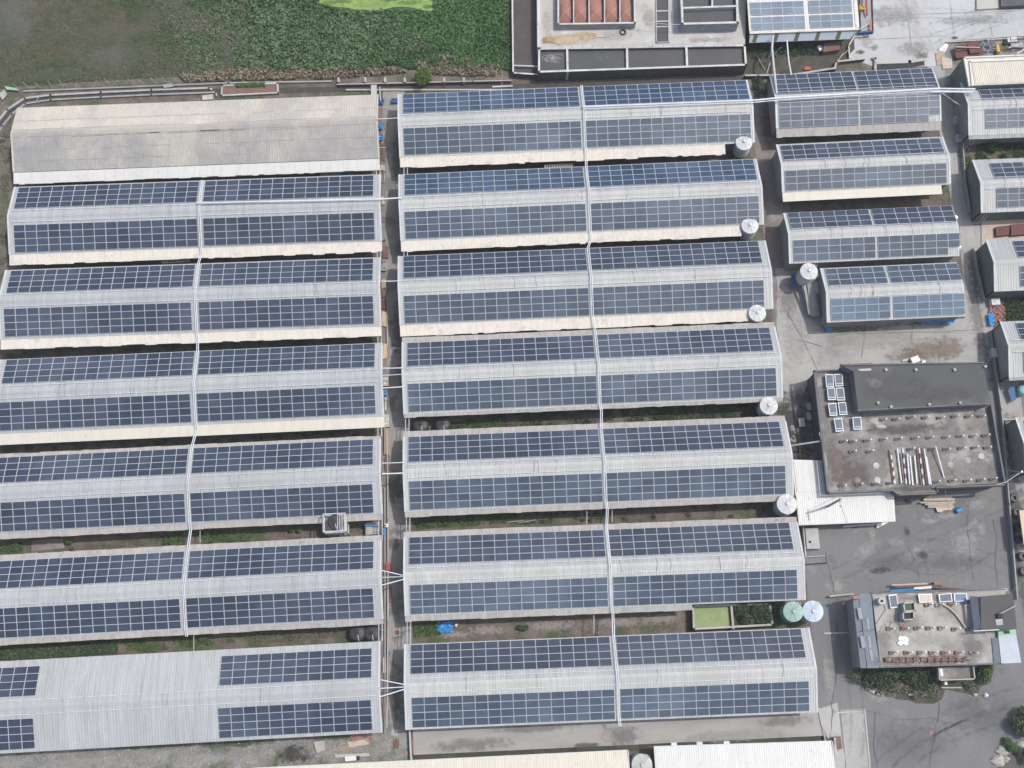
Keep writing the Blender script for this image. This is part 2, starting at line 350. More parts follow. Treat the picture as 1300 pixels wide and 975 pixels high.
def shrub(name, u, v, rx, ry, h, n, size, k, label, cat='shrub', trunk=True, lob=7, group=None):
    """a shrub: branching stem with its lobed crown of leaves"""
    x, y, _ = P(u, v, h * .55); e = empty(name, (x, y, 0), label, cat, group)
    L = [(rng.normal(0, .36, 3)) for _ in range(lob)]; C = []
    for i, l in enumerate(L):
        c = np.array([l[0] * rx, l[1] * ry, h * .55 + l[2] * h * .38]); r = rng.uniform(.4, .62)
        d = rng.normal(size=(n // lob, 3)); d /= np.linalg.norm(d, axis=1)[:, None]; d *= rng.uniform(.35, 1.0, (n // lob, 1)) ** .5
        C.append(c + d * np.array([rx * r, ry * r, h * .38]))
    C = np.concatenate(C); C[:, 2] = np.clip(C[:, 2], .05, None)
    leafmesh('crown', C + np.array([x, y, 0]), size, k, e, (x, y, 0))
    if trunk:
        t = MB(); t.tube([(x, y, 0), (x + .03, y, h * .3), (x, y + .05, h * .7)], .06 * h / 1.5 + .02, 'bark', 7, .02)
        for q in range(5):
            a = q * 1.3; t.tube([(x, y, h * .2), (x + rx * .4 * math.cos(a), y + ry * .4 * math.sin(a), h * .7)], .025, 'bark', 5, .01)
        part(t, 'trunk', e)
    return e

# ------------------------------------------------------------------ ground
g = MB().add([(-900, -900, -.03), (900, -900, -.03), (900, 900, -.03), (-900, 900, -.03)], [(0, 1, 2, 3)], 'soil').obj('ground'); g['kind'] = 'structure'
ground('meadow', [(-200, -220), (330, -200), (330, 92), (250, 96), (120, 104), (30, 112), (-20, 118), (-200, 130)], 'meadow', -.022, .3)
ground('crop_field', [(322, -160), (646, -160), (648, 92), (600, 84), (470, 92), (322, 90)], 'greenfield', -.018, .3)
ground('pond_water', [(405, -40), (562, -40), (557, 5), (550, 14), (530, 11), (500, 9), (470, 13), (450, 12), (430, 9), (410, 9), (404, 5)], 'algae', -.012, .25)
ground('yard_asphalt', [(1000, 500), (1300, 470), (1500, 470), (1500, 1080), (1000, 1080), (1050, 960), (1040, 900)], 'asphalt', -.014)
ground('yard_concrete', [(985, 340), (1040, 340), (1050, 404), (1225, 404), (1256, 300), (1262, 430), (1262, 470), (1035, 470), (1012, 520), (990, 520)], 'yard', -.008, .2)
ground('pale_concrete_yard', [(1083, -160), (1420, -160), (1420, 44), (1290, 46), (1205, 52), (1200, 62), (1190, 62), (1192, 84), (1110, 85), (1075, 72), (1078, 50), (1086, 45)], 'paleyard', -.008)
ground('lane', [(486, 112), (514, 112), (520, 500), (524, 965), (487, 965), (486, 600)], 'lane', -.010)
ground('lane', [(950, 90), (992, 90), (1000, 240), (1010, 345), (985, 420), (990, 510), (960, 200)], 'brownlane', -.012)
ground('lane', [(1175, 70), (1208, 60), (1225, 190), (1256, 330), (1264, 480), (1228, 480), (1222, 340), (1195, 180)], 'yard', -.011)
ground('lane', [(1264, 460), (1290, 460), (1330, 760), (1300, 760)], 'yard', -.009)
ground('rubble_ground', [(-60, 930), (480, 925), (500, 935), (524, 960), (524, 1010), (-60, 1010)], 'rubble', -.006, .3)
ground('lane', [(1038, 900), (1063, 892), (1068, 930), (1078, 1000), (1062, 1000), (1052, 940)], 'concrete', -.004, .15)
ground('loading_pad', [(1067, 901), (1098, 900), (1108, 1000), (1077, 1000)], 'yard', -.002)
ground('ditch_water', [(-40, 215), (1, 159), (13, 143.6), (31, 129.5), (64, 125), (128, 121.8), (192, 118.5), (272, 116), (275, 121), (420, 117), (500, 117), (500, 108), (443, 110), (285, 112), (268, 113), (192, 115), (128, 118), (64, 121.5), (31, 125.5), (10, 141), (-3, 156), (-50, 210)], 'ditch', -.012)
ground('ditch_water', [(440, 106), (655, 107), (945, 96), (950, 103), (655, 113), (443, 112)], 'ditch', -.006)

# ------------------------------------------------------------------ solar arrays and sheds
PIT = 0.2944; ZR = 5.6
_pm = {}
def panel_mesh(w_, h_, k):
    key = (round(w_, 3), round(h_, 3), k)
    if key not in _pm:
        b = MB(); W, H = w_ - .045, h_ - .02
        b.box(W / 2, H / 2, 0, W, H, .04, 'frame')
        f = .027; z = .0425
        b.add([(f, f, z), (W - f, f, z), (W - f, H - f, z), (f, H - f, z)], [(0, 1, 2, 3)], k)
        me = bpy.data.meshes.new('solar_panel'); me.from_pydata(b.v, [], b.f)
        for m in b.mats: me.materials.append(m)
        me.polygons.foreach_set('material_index', b.m); me.update(); _pm[key] = me
    return _pm[key]
def array(yr, a, zr, side, d, x0, cols, rows, w_, h_, k, label, group, p=PIT, skip=(), lift=.13, ox=0.0):
    s = 1 if side == 'b' else -1
    q = d if s == 1 else d + rows * h_
    ly, lz = s * q * math.cos(p), zr - q * math.sin(p)
    n = Vector((0, s * math.sin(p), math.cos(p))) * lift
    loc = Vector((ox, yr, 0)) + Matrix.Rotation(a, 3, 'Z') @ Vector((x0, ly + n.y, lz + n.z))
    mw = Matrix.Translation(loc) @ Matrix.Rotation(a, 4, 'Z') @ Matrix.Rotation(-s * p, 4, 'X')
    e = empty('solar_array', (0, 0, 0), label, 'solar array', group); e.matrix_world = mw
    me = panel_mesh(w_, h_, k)
    for j in range(rows):
        for i in range(cols):
            if (i, j if s == -1 else rows - 1 - j) in skip: continue
            o = bpy.data.objects.new('solar_panel', me); COL.objects.link(o); o.parent = e
            o.location = (i * w_ + rng.normal(0, .006), j * h_ + rng.normal(0, .004), rng.normal(0, .004))
            o.rotation_euler = (rng.normal(0, .004), rng.normal(0, .004), 0)
    r = MB()
    for j in range(rows):
        for t in (.25, .75): r.box(cols * w_ / 2, (j + t) * h_, -.075, cols * w_ - .03 if not skip else (cols - 1) * w_, .045, .05, 'galv')
    r.obj('mounting_rail', e)
    return e
ORD = {2: 'second', 3: 'third', 4: 'fourth', 5: 'fifth', 6: 'sixth', 7: 'seventh', 1: 'first'}
def shed(label, yr, a, x0, x1, zr, qb, qf, pieces=(), p=PIT, metal_b='metal', metal_f='whitemetal', group=None, ridge_w=.35, wall='greywall', inset=.5, name='animal_shed', verge='trim', pipes=True, over=1.0):
    xc = (x0 + x1) / 2; loc = Vector((0, yr, 0)) + Matrix.Rotation(a, 3, 'Z') @ Vector((xc, 0, 0))
    e = empty(name, loc, label, 'shed', group, a); A, B = x0 - xc, x1 - xc
    cp, sp = math.cos(p), math.sin(p)
    at = lambda s, q: (s * q * cp, zr - q * sp)
    r = MB(); r.corr(A, B, at(1, 0), at(1, qb), metal_b); r.corr(A, B, at(-1, 0), at(-1, qf), metal_f)
    r.obj('roof', e)
    c = MB()      # ridge cap
    y1, z1 = at(1, ridge_w); y2, z2 = at(-1, ridge_w)
    vs = []
    for x in (A - .02, B + .02): vs += [(x, y1, z1 + .06), (x, 0, zr + .075), (x, y2, z2 + .06)]
    c.add(vs, [(0, 3, 4, 1), (1, 4, 5, 2)], metal_f); c.obj('ridge_cap', e)
    for X, sg in ((A, -1), (B, 1)):
        t = MB()
        for s, q in ((1, qb), (-1, qf)):
            a0, a1 = (0, zr), at(s, q); xs = sorted((X - sg * .22, X + sg * .05))
            top = [(xs[0], a0[0], a0[1] + .07), (xs[1], a0[0], a0[1] + .07), (xs[1], a1[0], a1[1] + .07), (xs[0], a1[0], a1[1] + .07)]
            t.slab(top, .16, verge)
        t.obj('verge_trim', e)
    for i, (s, q0, q1, k, un, X0, X1, pp, nm) in enumerate(pieces):
        y, z = at(s, q0); z -= .05; X0 = A if X0 is None else X0 - xc; X1 = B if X1 is None else X1 - xc
        m = MB(); x = X0; q = q1; dp = math.tan(pp)
        while x < X1 - .05:
            wd = min(random.choice((.85, .85, 1.7, 2.6)) if un else 1.9, X1 - x)
            if X1 - x - wd < .4: wd = X1 - x
            L = q - q0
            if un: L = (q1 - q0) + random.choice((0, 0, 0, -.05, .05, .08)) * un
            zo = random.uniform(-.012, .012)
            y2, z2 = y + s * L * math.cos(pp), z - L * math.sin(pp)
            m.corr(x, x + wd + .01, (y, z + zo), (y2, z2 + zo), k, .2, .02, .05); x += wd
        m.obj(nm, e)
    # walls and posts
    wy1, wz1 = at(1, qb - over); wy2, wz2 = at(-1, qf - over)
    m = MB(); A2, B2 = A + inset, B - inset
    m.slab([(A2, wy1, wz1 - .1), (B2, wy1, wz1 - .1), (B2, wy1 - .15, wz1 - .06), (A2, wy1 - .15, wz1 - .06)], wz1 - .1, wall)
    m.slab([(A2, wy2 + .15, wz2 - .06), (B2, wy2 + .15, wz2 - .06), (B2, wy2, wz2 - .1), (A2, wy2, wz2 - .1)], wz2 - .1, wall)
    for x in (A2, B2 - .15):
        m.add([(x, wy2, 0), (x, wy1, 0), (x, wy1, wz1 - .1), (x, 0, zr - .1), (x, wy2, wz2 - .1), (x + .15, wy2, 0), (x + .15, wy1, 0), (x + .15, wy1, wz1 - .1), (x + .15, 0, zr - .1), (x + .15, wy2, wz2 - .1)],
              [(0, 1, 2, 3, 4), (9, 8, 7, 6, 5), (0, 5, 6, 1), (1, 6, 7, 2), (2, 7, 8, 3), (3, 8, 9, 4), (4, 9, 5, 0)], wall)
    m.obj('wall', e)
    if pipes:
        for s, q, side in ((1, .95, 1), (-1, .95, 1)):
            y, z = at(s, q); t = MB()
            t.tube([(A + .6, y, z + .2), (B - .6, y, z + .2)], .035, 'pipe', 6)
            x = A + .8
            while x < B - .7: t.box(x, y, z + .02, .05, .05, .2, 'galv'); x += 1.35
            t.obj('sprinkler_pipe', e)
        for _ in range(5):
            t = MB(); x = random.uniform(A + 2, B - 2); t.tube([(x, at(1, .9)[0], at(1, .9)[1] + .12), (x + .1, 0, zr + .11), (x + random.uniform(-.3, .3), at(-1, 1.0)[0], at(-1, 1.0)[1] + .12)], .022, 'wire', 5); t.obj('drop_cable', e)
    return e

FIT = {
'M1': (83.186, 0.003, 1.249, 1.264, -11.104, 16.529, -11.137, 16.371), 'M2': (69.716, 0.005, 1.316, 1.346, -11.179, 16.356, -11.292, 16.220),
'M3': (56.586, 0.002, 1.348, 1.367, -11.640, 15.706, -11.697, 15.584), 'M4': (43.275, -0.000, 1.283, 1.288, -11.411, 15.921, -11.422, 15.942),
'M5': (29.320, -0.003, 1.347, 1.356, -11.598, 15.837, -11.590, 15.749), 'M6': (15.071, -0.007, 1.387, 1.376, -11.847, 15.641, -11.815, 15.778),
'M7': (0.491, -0.007, 1.522, 1.517, -11.987, 15.676, -11.919, 15.717), 'L2': (69.670, -0.005, 1.335, 1.338, -68.731, -40.991, -68.591, -40.916),
'L3': (56.467, -0.007, 1.187, 1.202, -68.978, -41.264, -69.141, -41.251), 'L4': (43.365, 0.002, 1.361, 1.367, -68.722, -41.193, -68.963, -41.257),
'L5': (29.304, 0.005, 1.372, 1.369, -69.230, -41.659, -69.411, -41.786), 'L6': (15.029, 0.007, 1.311, 1.312, -69.406, -41.825, -69.681, -41.962),
'L7': (0.569, 0.005, 1.423, 1.429, -69.6, -37.273, -69.6, -37.414)}
PW, PH = 1.68, 1.0103
C_, F_ = 'cream', 'fibre'
EAVE = {   # side, q0, q1, material, unevenness, x-range, pitch, part name
'M1': [(-1, 5.6, 7.2, C_, 1.6, None, 37.5, .2, 'eave_sheet')], 'M2': [(-1, 5.55, 7.2, C_, 1.2, None, 38.6, .2, 'eave_sheet')],
'M3': [(-1, 5.55, 7.25, C_, 1.0, None, 38.4, .2, 'eave_sheet')],
'M4': [(-1, 5.5, 6.1, F_, 0.6, None, None, .25, 'eave_sheet'), (1, 5.4, 6.3, F_, .8, None, None, .25, 'rear_eave_sheet')],
'M5': [(-1, 5.6, 6.4, F_, .6, None, None, .25, 'eave_sheet'), (1, 5.35, 6.35, F_, .6, None, None, .25, 'rear_eave_sheet')],
'M6': [(-1, 5.6, 6.4, F_, .6, None, 26.5, .25, 'eave_sheet'), (1, 5.45, 6.3, F_, .6, None, None, .25, 'rear_eave_sheet')], 'M7': [],
'L2': [(-1, 5.55, 7.2, C_, 1.2, None, None, .2, 'eave_sheet')], 'L3': [(-1, 5.6, 7.05, C_, 1.2, None, None, .2, 'eave_sheet')],
'L4': [(-1, 5.8, 7.4, 'cleancream', 0, None, None, .2, 'eave_sheet')],
'L5': [(-1, 5.6, 6.45, F_, .6, None, None, .25, 'eave_sheet'), (1, 5.4, 6.0, F_, .8, None, None, .25, 'rear_eave_sheet')],
'L6': [(-1, 5.55, 6.35, F_, .6, None, None, .25, 'eave_sheet'), (1, 5.45, 6.3, F_, .6, None, None, .25, 'rear_eave_sheet')], 'L7': []}
SHEDLAB = {
'M1': 'long white-roofed shed with bright blue panels, nearest the dark tanks, in the middle column', 'M2': 'long panelled shed with uneven cream eave, second down the middle column',
'M3': 'long panelled shed with cream eave, third down the middle column', 'M4': 'panelled shed with grey fibre eaves, fourth down the middle column, above two black tanks',
'M5': 'panelled shed with grey fibre eaves, fifth down the middle column beside the white canopy', 'M6': 'panelled shed above the green algae tank, sixth down the middle column',
'M7': 'panelled shed at the foot of the middle column, beside the bare concrete apron', 'L2': 'panelled shed just below the bare beige roof in the left column',
'L3': 'panelled shed with rust-spotted cream eave, third roof down the left column', 'L4': 'panelled shed with a clean pale yellow eave strip in the left column',
'L5': 'panelled shed above the caged tank, fifth roof down the left column', 'L6': 'panelled shed between the caged tank and the pair of black tanks, left column',
'L7': 'ribbed metal shed with a wide bare middle and panels only at its ends'}
G_SH = 'long sheds with solar roofs'; G_AR = 'solar arrays on the long shed roofs'
for n, (yr, a, d1, d2, xbA, xbB, xfA, xfB) in FIT.items():
    no = int(n[1]); mid = n[0] == 'M'
    x0 = (min(xbA, xfA) - .75) if n != 'M7' else -12.85
    x1 = (xbB + 15 * PW + 1.0) if n != 'L7' else -16.05
    if mid: x1 = 42.0
    q5b = {'M1': 5.48, 'M2': 5.55, 'M3': 5.55, 'M7': 5.7, 'L2': 5.65, 'L3': 5.48, 'L4': 5.55, 'L7': 6.4}.get(n, 5.5)
    q5f = {'M7': 5.85, 'L7': 5.95, 'L4': 5.85}.get(n, 5.65)
    shed(SHEDLAB[n], yr, a, x0, x1, ZR, q5b, q5f, EAVE[n], group=G_SH, metal_f='whitemetal' if mid else 'metal', over=.8)
    col = 'middle' if mid else 'left'
    nm = {'M1': 'top', 'M7': 'bottom', 'L7': 'bottom'}.get(n, ORD[no])
    for side, d, xs in (('b', d1, (xbA, xbB)), ('f', d2, (xfA, xfB))):
        for h2, xx, N in ((0, xs[0], 16), (1, xs[1], 15)):
            k = 'pv'
            if mid and side == 'f': k = 'pvsheen_grey'
            if n in ('M1', 'M2') and side == 'b': k = 'pvsheen_blue'
            if n == 'M1' and side == 'f': k = 'pvsheen_grey'
            if n == 'L7':
                N = 12
                if h2 == 0: xx = {'b': -61.65, 'f': -61.75}[side] - 12 * PW + .3
            tone = {'pv': 'dark navy', 'pvsheen_grey': 'grey-blue', 'pvsheen_blue': 'bright blue'}[k]
            lab = '%s solar array, %s half of %s slope, %s shed of %s column' % (tone, ('left', 'right')[h2], {'b': 'rear', 'f': 'front'}[side], nm, col)
            array(yr, a, ZR, side, d, xx, N, 4, PW, PH, k, lab, G_AR)

# bare old roof at the head of the left column
e = shed('old beige roof without panels, streaked with rust and grey stains, beside the meadow', 84.2 - .6, -.001, -70.1, -15.0, 5.0, 5.5, 5.75,
     [(-1, 5.8, 7.55, 'offwhite', 1.0, None, None, .2, 'eave_sheet')], p=.31, metal_b='oldroof', metal_f='oldgrey', pipes=False, verge='oldroof', ridge_w=.55, group=G_SH, over=.8)
rs = MB()
for _ in range(9):
    x = random.uniform(-40, 24) if _ > 3 else random.uniform(-8, 12); rs.box(x, -.62, 4.93, random.uniform(1, 5), .06, .012, 'rust')
rs.obj('rusty_flashing', e)
sm_ = MB()
for s_, q in ((1, 2.6), (1, .75), (-1, .75), (-1, 2.5), (-1, 4.2)):
    x = -27.4; dq = 0
    while x < 27:
        L_ = random.uniform(1.5, 5); dq = random.uniform(-.05, .05); y_ = s_ * (q + dq) * math.cos(.31); z_ = 5.0 - (q + dq) * math.sin(.31) + .05
        if random.random() < .8: sm_.box(x + L_ / 2, y_, z_, L_, random.choice((.04, .06, .08)), .012, random.choice(('fibre', 'grey', 'fibre', 'rust')) if abs(q) < 1 else 'fibre')
        x += L_
for x in np.arange(-26, 27, 1.9):
    if random.random() < .5: sm_.box(x, -(1.2 + 3.2) / 2 - random.uniform(0, 1.6), 5.0 - 3.0 * math.sin(.31) + .3, .03, .01, .01, 'fibre')
sm_.obj('lap_seam', e)
pt = MB()
for x, w_, q0_, q1_ in ((-26.4, 1.0, .5, 2.2), (-25.6, 1.6, 3.2, 5.4), (-13.2, 1.3, 3.4, 5.3), (-3.9, .5, 3.0, 5.2), (8, .9, 3.9, 5.4)):
    c_, s_ = math.cos(.31), math.sin(.31); pt.slab([(x, -q1_ * c_, 5.06 - q1_ * s_), (x + w_, -q1_ * c_, 5.06 - q1_ * s_), (x + w_, -q0_ * c_, 5.06 - q0_ * s_), (x, -q0_ * c_, 5.06 - q0_ * s_)], .03, 'oldgrey')
pt.obj('patch_sheet', e)
# right column
RC = {'R1': (84.432, .007, .536, 46.15, 14, 4, 46.0 - .35, 71.1, 4.9, 4.75), 'R2': (73.044, .009, .75, 45.85, 14, 3, 45.35, 70.9, 4.25, 4.1),
      'R3': (62.142, .004, .90, 45.72, 14, 3, 45.2, 70.5, 4.1, 4.35), 'R4': (52.941, .003, 1.04, 50.3, 11, 3, 49.7, 69.9, 4.4, 4.45)}
RW, RH = 1.75, 1.04
RL = {'R1': 'panelled shed with weathered grey eave strip, topmost of the right column', 'R2': 'panelled shed with a pale cream strip at its eave, right column',
      'R3': 'panelled shed beside the lone silo, third down the right column', 'R4': 'shortest panelled shed, facing the open yard with blue tarps under its eave'}
RP = {'R1': [(-1, 4.7, 6.1, F_, .8, None, None, .25, 'eave_sheet')], 'R2': [(-1, 4.05, 5.5, 'cleancream', 0, None, 69.5, .12, 'eave_sheet')], 'R3': [], 'R4': []}
for n, (yr, a, d, xs, cols, rows, x0, x1, qb, qf) in RC.items():
    shed(RL[n], yr, a, x0, x1, 5.2, qb, qf, RP[n], p=.31, group='shorter sheds with solar roofs', over=.4, inset=.25)
    h0 = {'R1': 7, 'R2': 14, 'R3': 7, 'R4': 5}[n]
    for side in 'bf':
        parts_ = [(0, h0)] + ([(h0, cols - h0)] if cols > h0 else [])
        for i, (c0, cn) in enumerate(parts_):
            xx = xs + c0 * RW + (.32 if i and n != 'R4' else (.45 if i else 0)) + (.12 if side == 'f' and n == 'R3' else 0)
            sk = {(cn - 1, rows - 1)} if side == 'f' and i == 1 and n in ('R1', 'R3') else ()
            # the front array's missing module is its last column's lowest
            sk = {(cn - 1, 0)} if sk else ()
            half = '' if len(parts_) == 1 else (', left half', ', right half')[i]
            k = 'pv' if side == 'b' else 'pvsheen_grey'
            if n == 'R4': k = 'pvsheen_grey' if side == 'b' else 'pvpale'
            lab = '%s solar array on %s slope of the %s shed, right column%s' % ({'pv': 'dark navy', 'pvsheen_grey': 'grey-blue', 'pvpale': 'pale blue'}[k], {'b': 'rear', 'f': 'front'}[side], {'R1': 'top', 'R2': 'second', 'R3': 'third', 'R4': 'shortest'}[n], half)
            array(yr, a, 5.2, side, d, xx, cn, rows, RW, RH, k, lab, 'solar arrays on the right column', p=.31, skip=sk)
# sheds cut by the right edge of the view
TC = {'T1': (82.35, .749, 77.4, 4.6, 5.4, 75.0), 'T2': (69.25, .724, 77.25, 4.7, 4.45, 74.9), 'T3': (56.60, .684, 78.7, 4.3, 4.3, 74.9), 'T4': (43.76, .804, 77.1, 4.3, 4.6, 75.0), 'T5': (29.3, .7, 75.9, 4.4, 4.4, 74.9)}
TL = {'T1': 'white ribbed shed joined to the flat cream roof at the upper right', 'T2': 'white ribbed shed with dark green gable wall beside leafy plants', 'T3': 'white ribbed shed beside the white water tank and brick rubble',
      'T4': 'white ribbed shed with mossy eave above the blue sheets', 'T5': 'shed showing only its white corner beside the flat grey roof'}
for n, (yr, d, xs, qb, qf, x0) in TC.items():
    pc = [(-1, 4.75, 5.35, F_, .3, None, None, .2, 'eave_sheet')] if n == 'T1' else ([(-1, 4.45, 5.0, F_, .3, None, None, .2, 'eave_sheet')] if n == 'T4' else [])
    shed(TL[n], yr, 0, x0, 98, 5.2, qb, 4.8 if n == 'T1' else qf, pc, p=.31, group='sheds at the right edge', over=.25, inset=.12, wall='green_wall' if n in ('T2', 'T3') else 'greywall', pipes=n != 'T3')
    for side in 'bf':
        array(yr, 0, 5.2, side, d, xs + (.2 if side == 'f' and n == 'T1' else 0), 11, 3, 1.69, 1.015, 'pv' if side == 'b' else 'pvsheen_grey',
              '%s solar array on %s slope of the %s shed down the right edge' % ({'b': 'dark navy', 'f': 'grey-blue'}[side], {'b': 'rear', 'f': 'front'}[side], {'T1': 'first', 'T2': 'second', 'T3': 'third', 'T4': 'fourth', 'T5': 'fifth'}[n]), 'solar arrays at the right edge', p=.31)

# ------------------------------------------------------------------ conduits over the roofs
def thing(mb, name, label, cat, group=None, loc=None):
    if loc is None:
        n = len(mb.v); loc = (sum(p[0] for p in mb.v) / n, sum(p[1] for p in mb.v) / n, min(p[2] for p in mb.v))
    return tag(mb.obj(name, None, loc), label, cat, group)
def roofz(q): return ZR - q * math.sin(PIT)
def long_conduit(keys, xx, label):
    m = MB(); pts = []
    for n in keys:
        yr, a = FIT[n][0], FIT[n][1]; x = xx(n); y0 = yr + a * x; c = math.cos(PIT)
        qb = 5.5; pts += [(x, y0 + qb * c, roofz(qb) + .38), (x, y0, ZR + .42), (x - .03, y0 - 5.5 * c, roofz(5.5) + .38), (x + .08, y0 - 6.6 * c, roofz(6.2) + .35)]
    for q in (-.12, .12):
        m.tube([(p[0] + q, p[1], p[2]) for p in pts], .065, 'pipe', 6)
    return thing(m, 'cable_conduit', label, 'conduit', 'white conduits over the roofs')
long_conduit(['M1', 'M2', 'M3', 'M4', 'M5', 'M6', 'M7'], lambda n: (FIT[n][5] + FIT[n][4] + 16 * PW) / 2 + .12, 'twin white conduit running down over every roof of the middle column')
long_conduit(['L2', 'L3', 'L4', 'L5', 'L6'], lambda n: (FIT[n][5] + FIT[n][4] + 16 * PW) / 2 + .05, 'twin white conduit running down over the roofs of the left column')
m = MB()
a1, b1 = P(740, 135.5, 6.0), P(961, 127, 6.0)
pts = [a1, b1, P(985, 124.5, 5.7), P(1190, 112.5, 5.7), P(1238, 113, 5.7)]
m.tube(pts, .13, 'pipe', 8); m.tube([(p[0], p[1] - .35, p[2] - .02) for p in pts], .07, 'pipe', 6)
m.tube([P(960, 129, 5.7), P(986, 128, 5.6), P(988, 129, 5.5)], .06, 'pipe', 6); m.tube([P(1180, 116.5, 5.6), P(1235, 117, 5.6)], .10, 'pipe', 6)
thing(m, 'cable_conduit', 'white conduit crossing from the topmost middle roof to the right column and beyond', 'conduit', 'white conduits over the roofs')
m = MB(); m.tube([P(250, 257.5, 6.0), P(483, 252.8, 6.0), P(510, 251, 5.9)], .11, 'pipe', 8)
thing(m, 'cable_conduit', 'pale blue-white conduit along the ridge of the first panelled left shed and over the lane', 'conduit', 'white conduits over the roofs')
LP = [((479, 151), (508, 149.5), .06, 'slim pale pipe bridging the lane beside the blue tarps'),
 ((484, 357), (510, 356.5), .07, 'straight white pipe crossing the lane beside the brown boards'), ((485, 467.5), (512, 467), .08, 'thick pipe across the lane, upper of a close set of three'),
 ((485, 476.5), (512, 475), .05, 'thin pipe across the lane, middle of a close set of three'), ((486, 492.5), (512, 491), .08, 'white pipe across the lane, lowest of a close set of three'),
 ((485, 588), (514, 587), .06, 'thin pipe over the lane between two yellow boards'), ((485, 601.5), (514, 600.5), .10, 'thickest pale pipe over the shaded stretch of lane'),
 ((484, 724), (514, 731), .07, 'slanting white pipe over the red box in the lane'), ((484, 733), (514, 732), .05, 'level grey pipe between two slanting ones, below the red box'),
 ((484, 743), (514, 735), .08, 'upward slanting white pipe over the rusty plank in the lane'), ((483, 863), (513, 869), .07, 'slanting white pipe over the lower lane near the blue bucket'),
 ((483, 874), (513, 872), .07, 'level pale pipe over the lower lane between two slanting ones'), ((483, 884.5), (513, 875), .08, 'lowest white pipe over the lane, slanting upward')]
for p0, p1, r, lab in LP:
    m = MB(); a_, b_ = Vector(P(*p0, 5.3)), Vector(P(*p1, 5.5)); mid_ = (a_ + b_) / 2; mid_.z -= .06
    m.tube([a_, mid_, b_], r, 'pipe', 8); thing(m, 'overhead_pipe', lab, 'pipe', 'pipes crossing the lane')
for (u0, v0, u1, v1, lab) in [(406, 672, 406, 690, 0)][:0]: pass
# slim pipes down in the gaps between sheds
for u, v0, v1, lab in [(254, 669, 689, 'thin upright pipe in the leafy gap of the left column'), (246, 805, 829, 'thin pipe in the gap above the bare ribbed roof'), (745, 648, 665, 'left of two thin pipes in the brown gap of the middle column'),
                       (777, 647, 663, 'right of two thin pipes in the brown gap of the middle column'), (754, 777, 804, 'pale thin pipe across the stony gap')]:
    m = MB(); m.tube([P(u, v0, 2.9), P(u, v1, 2.9)], .05, 'galv', 6); thing(m, 'cross_pipe', lab, 'pipe', 'thin pipes between the sheds')
# frames at the shed mouths along the lane
for i, (u, v0, v1) in enumerate([(480, 216, 224), (481, 320, 328), (482, 426, 434), (482, 528, 552), (483, 658, 684), (483, 786, 812), (515, 212, 221), (515, 318, 326), (516, 425, 433), (517, 524, 546), (518, 652, 682), (519, 780, 816)]):
    m = MB()
    for du in (-2.2, 2.2): m.tube([P(u + du, v0 - 2, 3.4), P(u + du, v1 + 2, 3.4)], .06, 'galv', 6); m.tube([P(u + du, (v0 + v1) / 2, 3.4), (*P(u + du, (v0 + v1) / 2, 3.4)[:2], 0)], .05, 'galv', 6)
    thing(m, 'gap_frame', 'galvanised frame at a gap between two long sheds along the lane', 'frame', 'frames at the shed gaps')

# ------------------------------------------------------------------ silos and tanks
def silo(u, v, r, top, k, label, cat='silo', ang=.9):
    x, y, _ = P(u, v, top); e = empty('feed_silo', (x, y, 0), label, cat, 'silos')
    b = MB(); b.lathe(x, y, [(r * .35, .55), (r * .98, 1.5), (r, 1.52), (r, 2.3), (r + .035, 2.32), (r + .035, 2.36), (r, 2.38), (r, 3.2), (r + .035, 3.22), (r + .035, 3.26), (r, 3.28), (r, top)], k, 32); part(b, 'body', e)
    c = MB(); c.lathe(x, y, [(r + .07, top - .03), (r + .07, top + .03), (r * .6, top + .18), (.26, top + .33)], k, 32)
    for i in range(8):
        a = i * PI / 4 + .2; c.tube([(x + .28 * math.cos(a), y + .28 * math.sin(a), top + .36), (x + (r + .05) * math.cos(a), y + (r + .05) * math.sin(a), top + .05)], .022, k, 5)
    part(c, 'roof', e)
    h = MB(); h.lathe(x, y, [(.25, top + .3), (.25, top + .5), (.21, top + .56)], k, 16); part(h, 'hatch', e)
    l = MB(); ca, sa = math.cos(ang), math.sin(ang)
    for s_ in (-.17, .17):
        ox, oy = -sa * s_, ca * s_
        l.tube([(x + ca * (r + .18) + ox, y + sa * (r + .18) + oy, 0), (x + ca * (r + .18) + ox, y + sa * (r + .18) + oy, top + .35), (x + ca * .3 + ox, y + sa * .3 + oy, top + .62)], .03, 'galv', 6)
    for z in np.arange(.4, top, .33): l.box(x + ca * (r + .18), y + sa * (r + .18), z, .03, .34, .03, 'galv', ang)
    part(l, 'ladder', e)
    for i in range(4):
        a = PI / 4 + i * PI / 2; g_ = MB(); g_.box(x + r * .93 * math.cos(a), y + r * .93 * math.sin(a), 0, .1, .1, 1.9, 'galv', a); part(g_, 'leg', e)
    return e
silo(944.5, 181, 1.2, 4.3, 'silo', 'grey silo at the front right corner of the topmost blue-panelled shed')
silo(952, 286.5, 1.2, 4.3, 'silo', 'pale grey silo between the second and third sheds of the middle column')
silo(961.5, 397.5, 1.2, 4.3, 'silo', 'pale grey silo in the gap between the third and fourth middle sheds')
silo(976, 515, 1.22, 4.3, 'silo', 'grey silo with a greenish hatch beside the dark roofed building', ang=.4)
silo(999, 640, 1.33, 4.4, 'silo', 'grey silo touching the left end of the white canopy roof')
silo(1007, 776.5, 1.3, 4.2, 'silogreen', 'pale green silo beside the white-blue one at the algae tank')
silo(1032, 776, 1.36, 4.2, 'siloblue', 'white-blue silo standing right of the pale green one')
silo(1027, 344.5, 1.22, 4.5, 'silo', 'lone whitish silo between the third and the shortest right sheds', ang=.7)
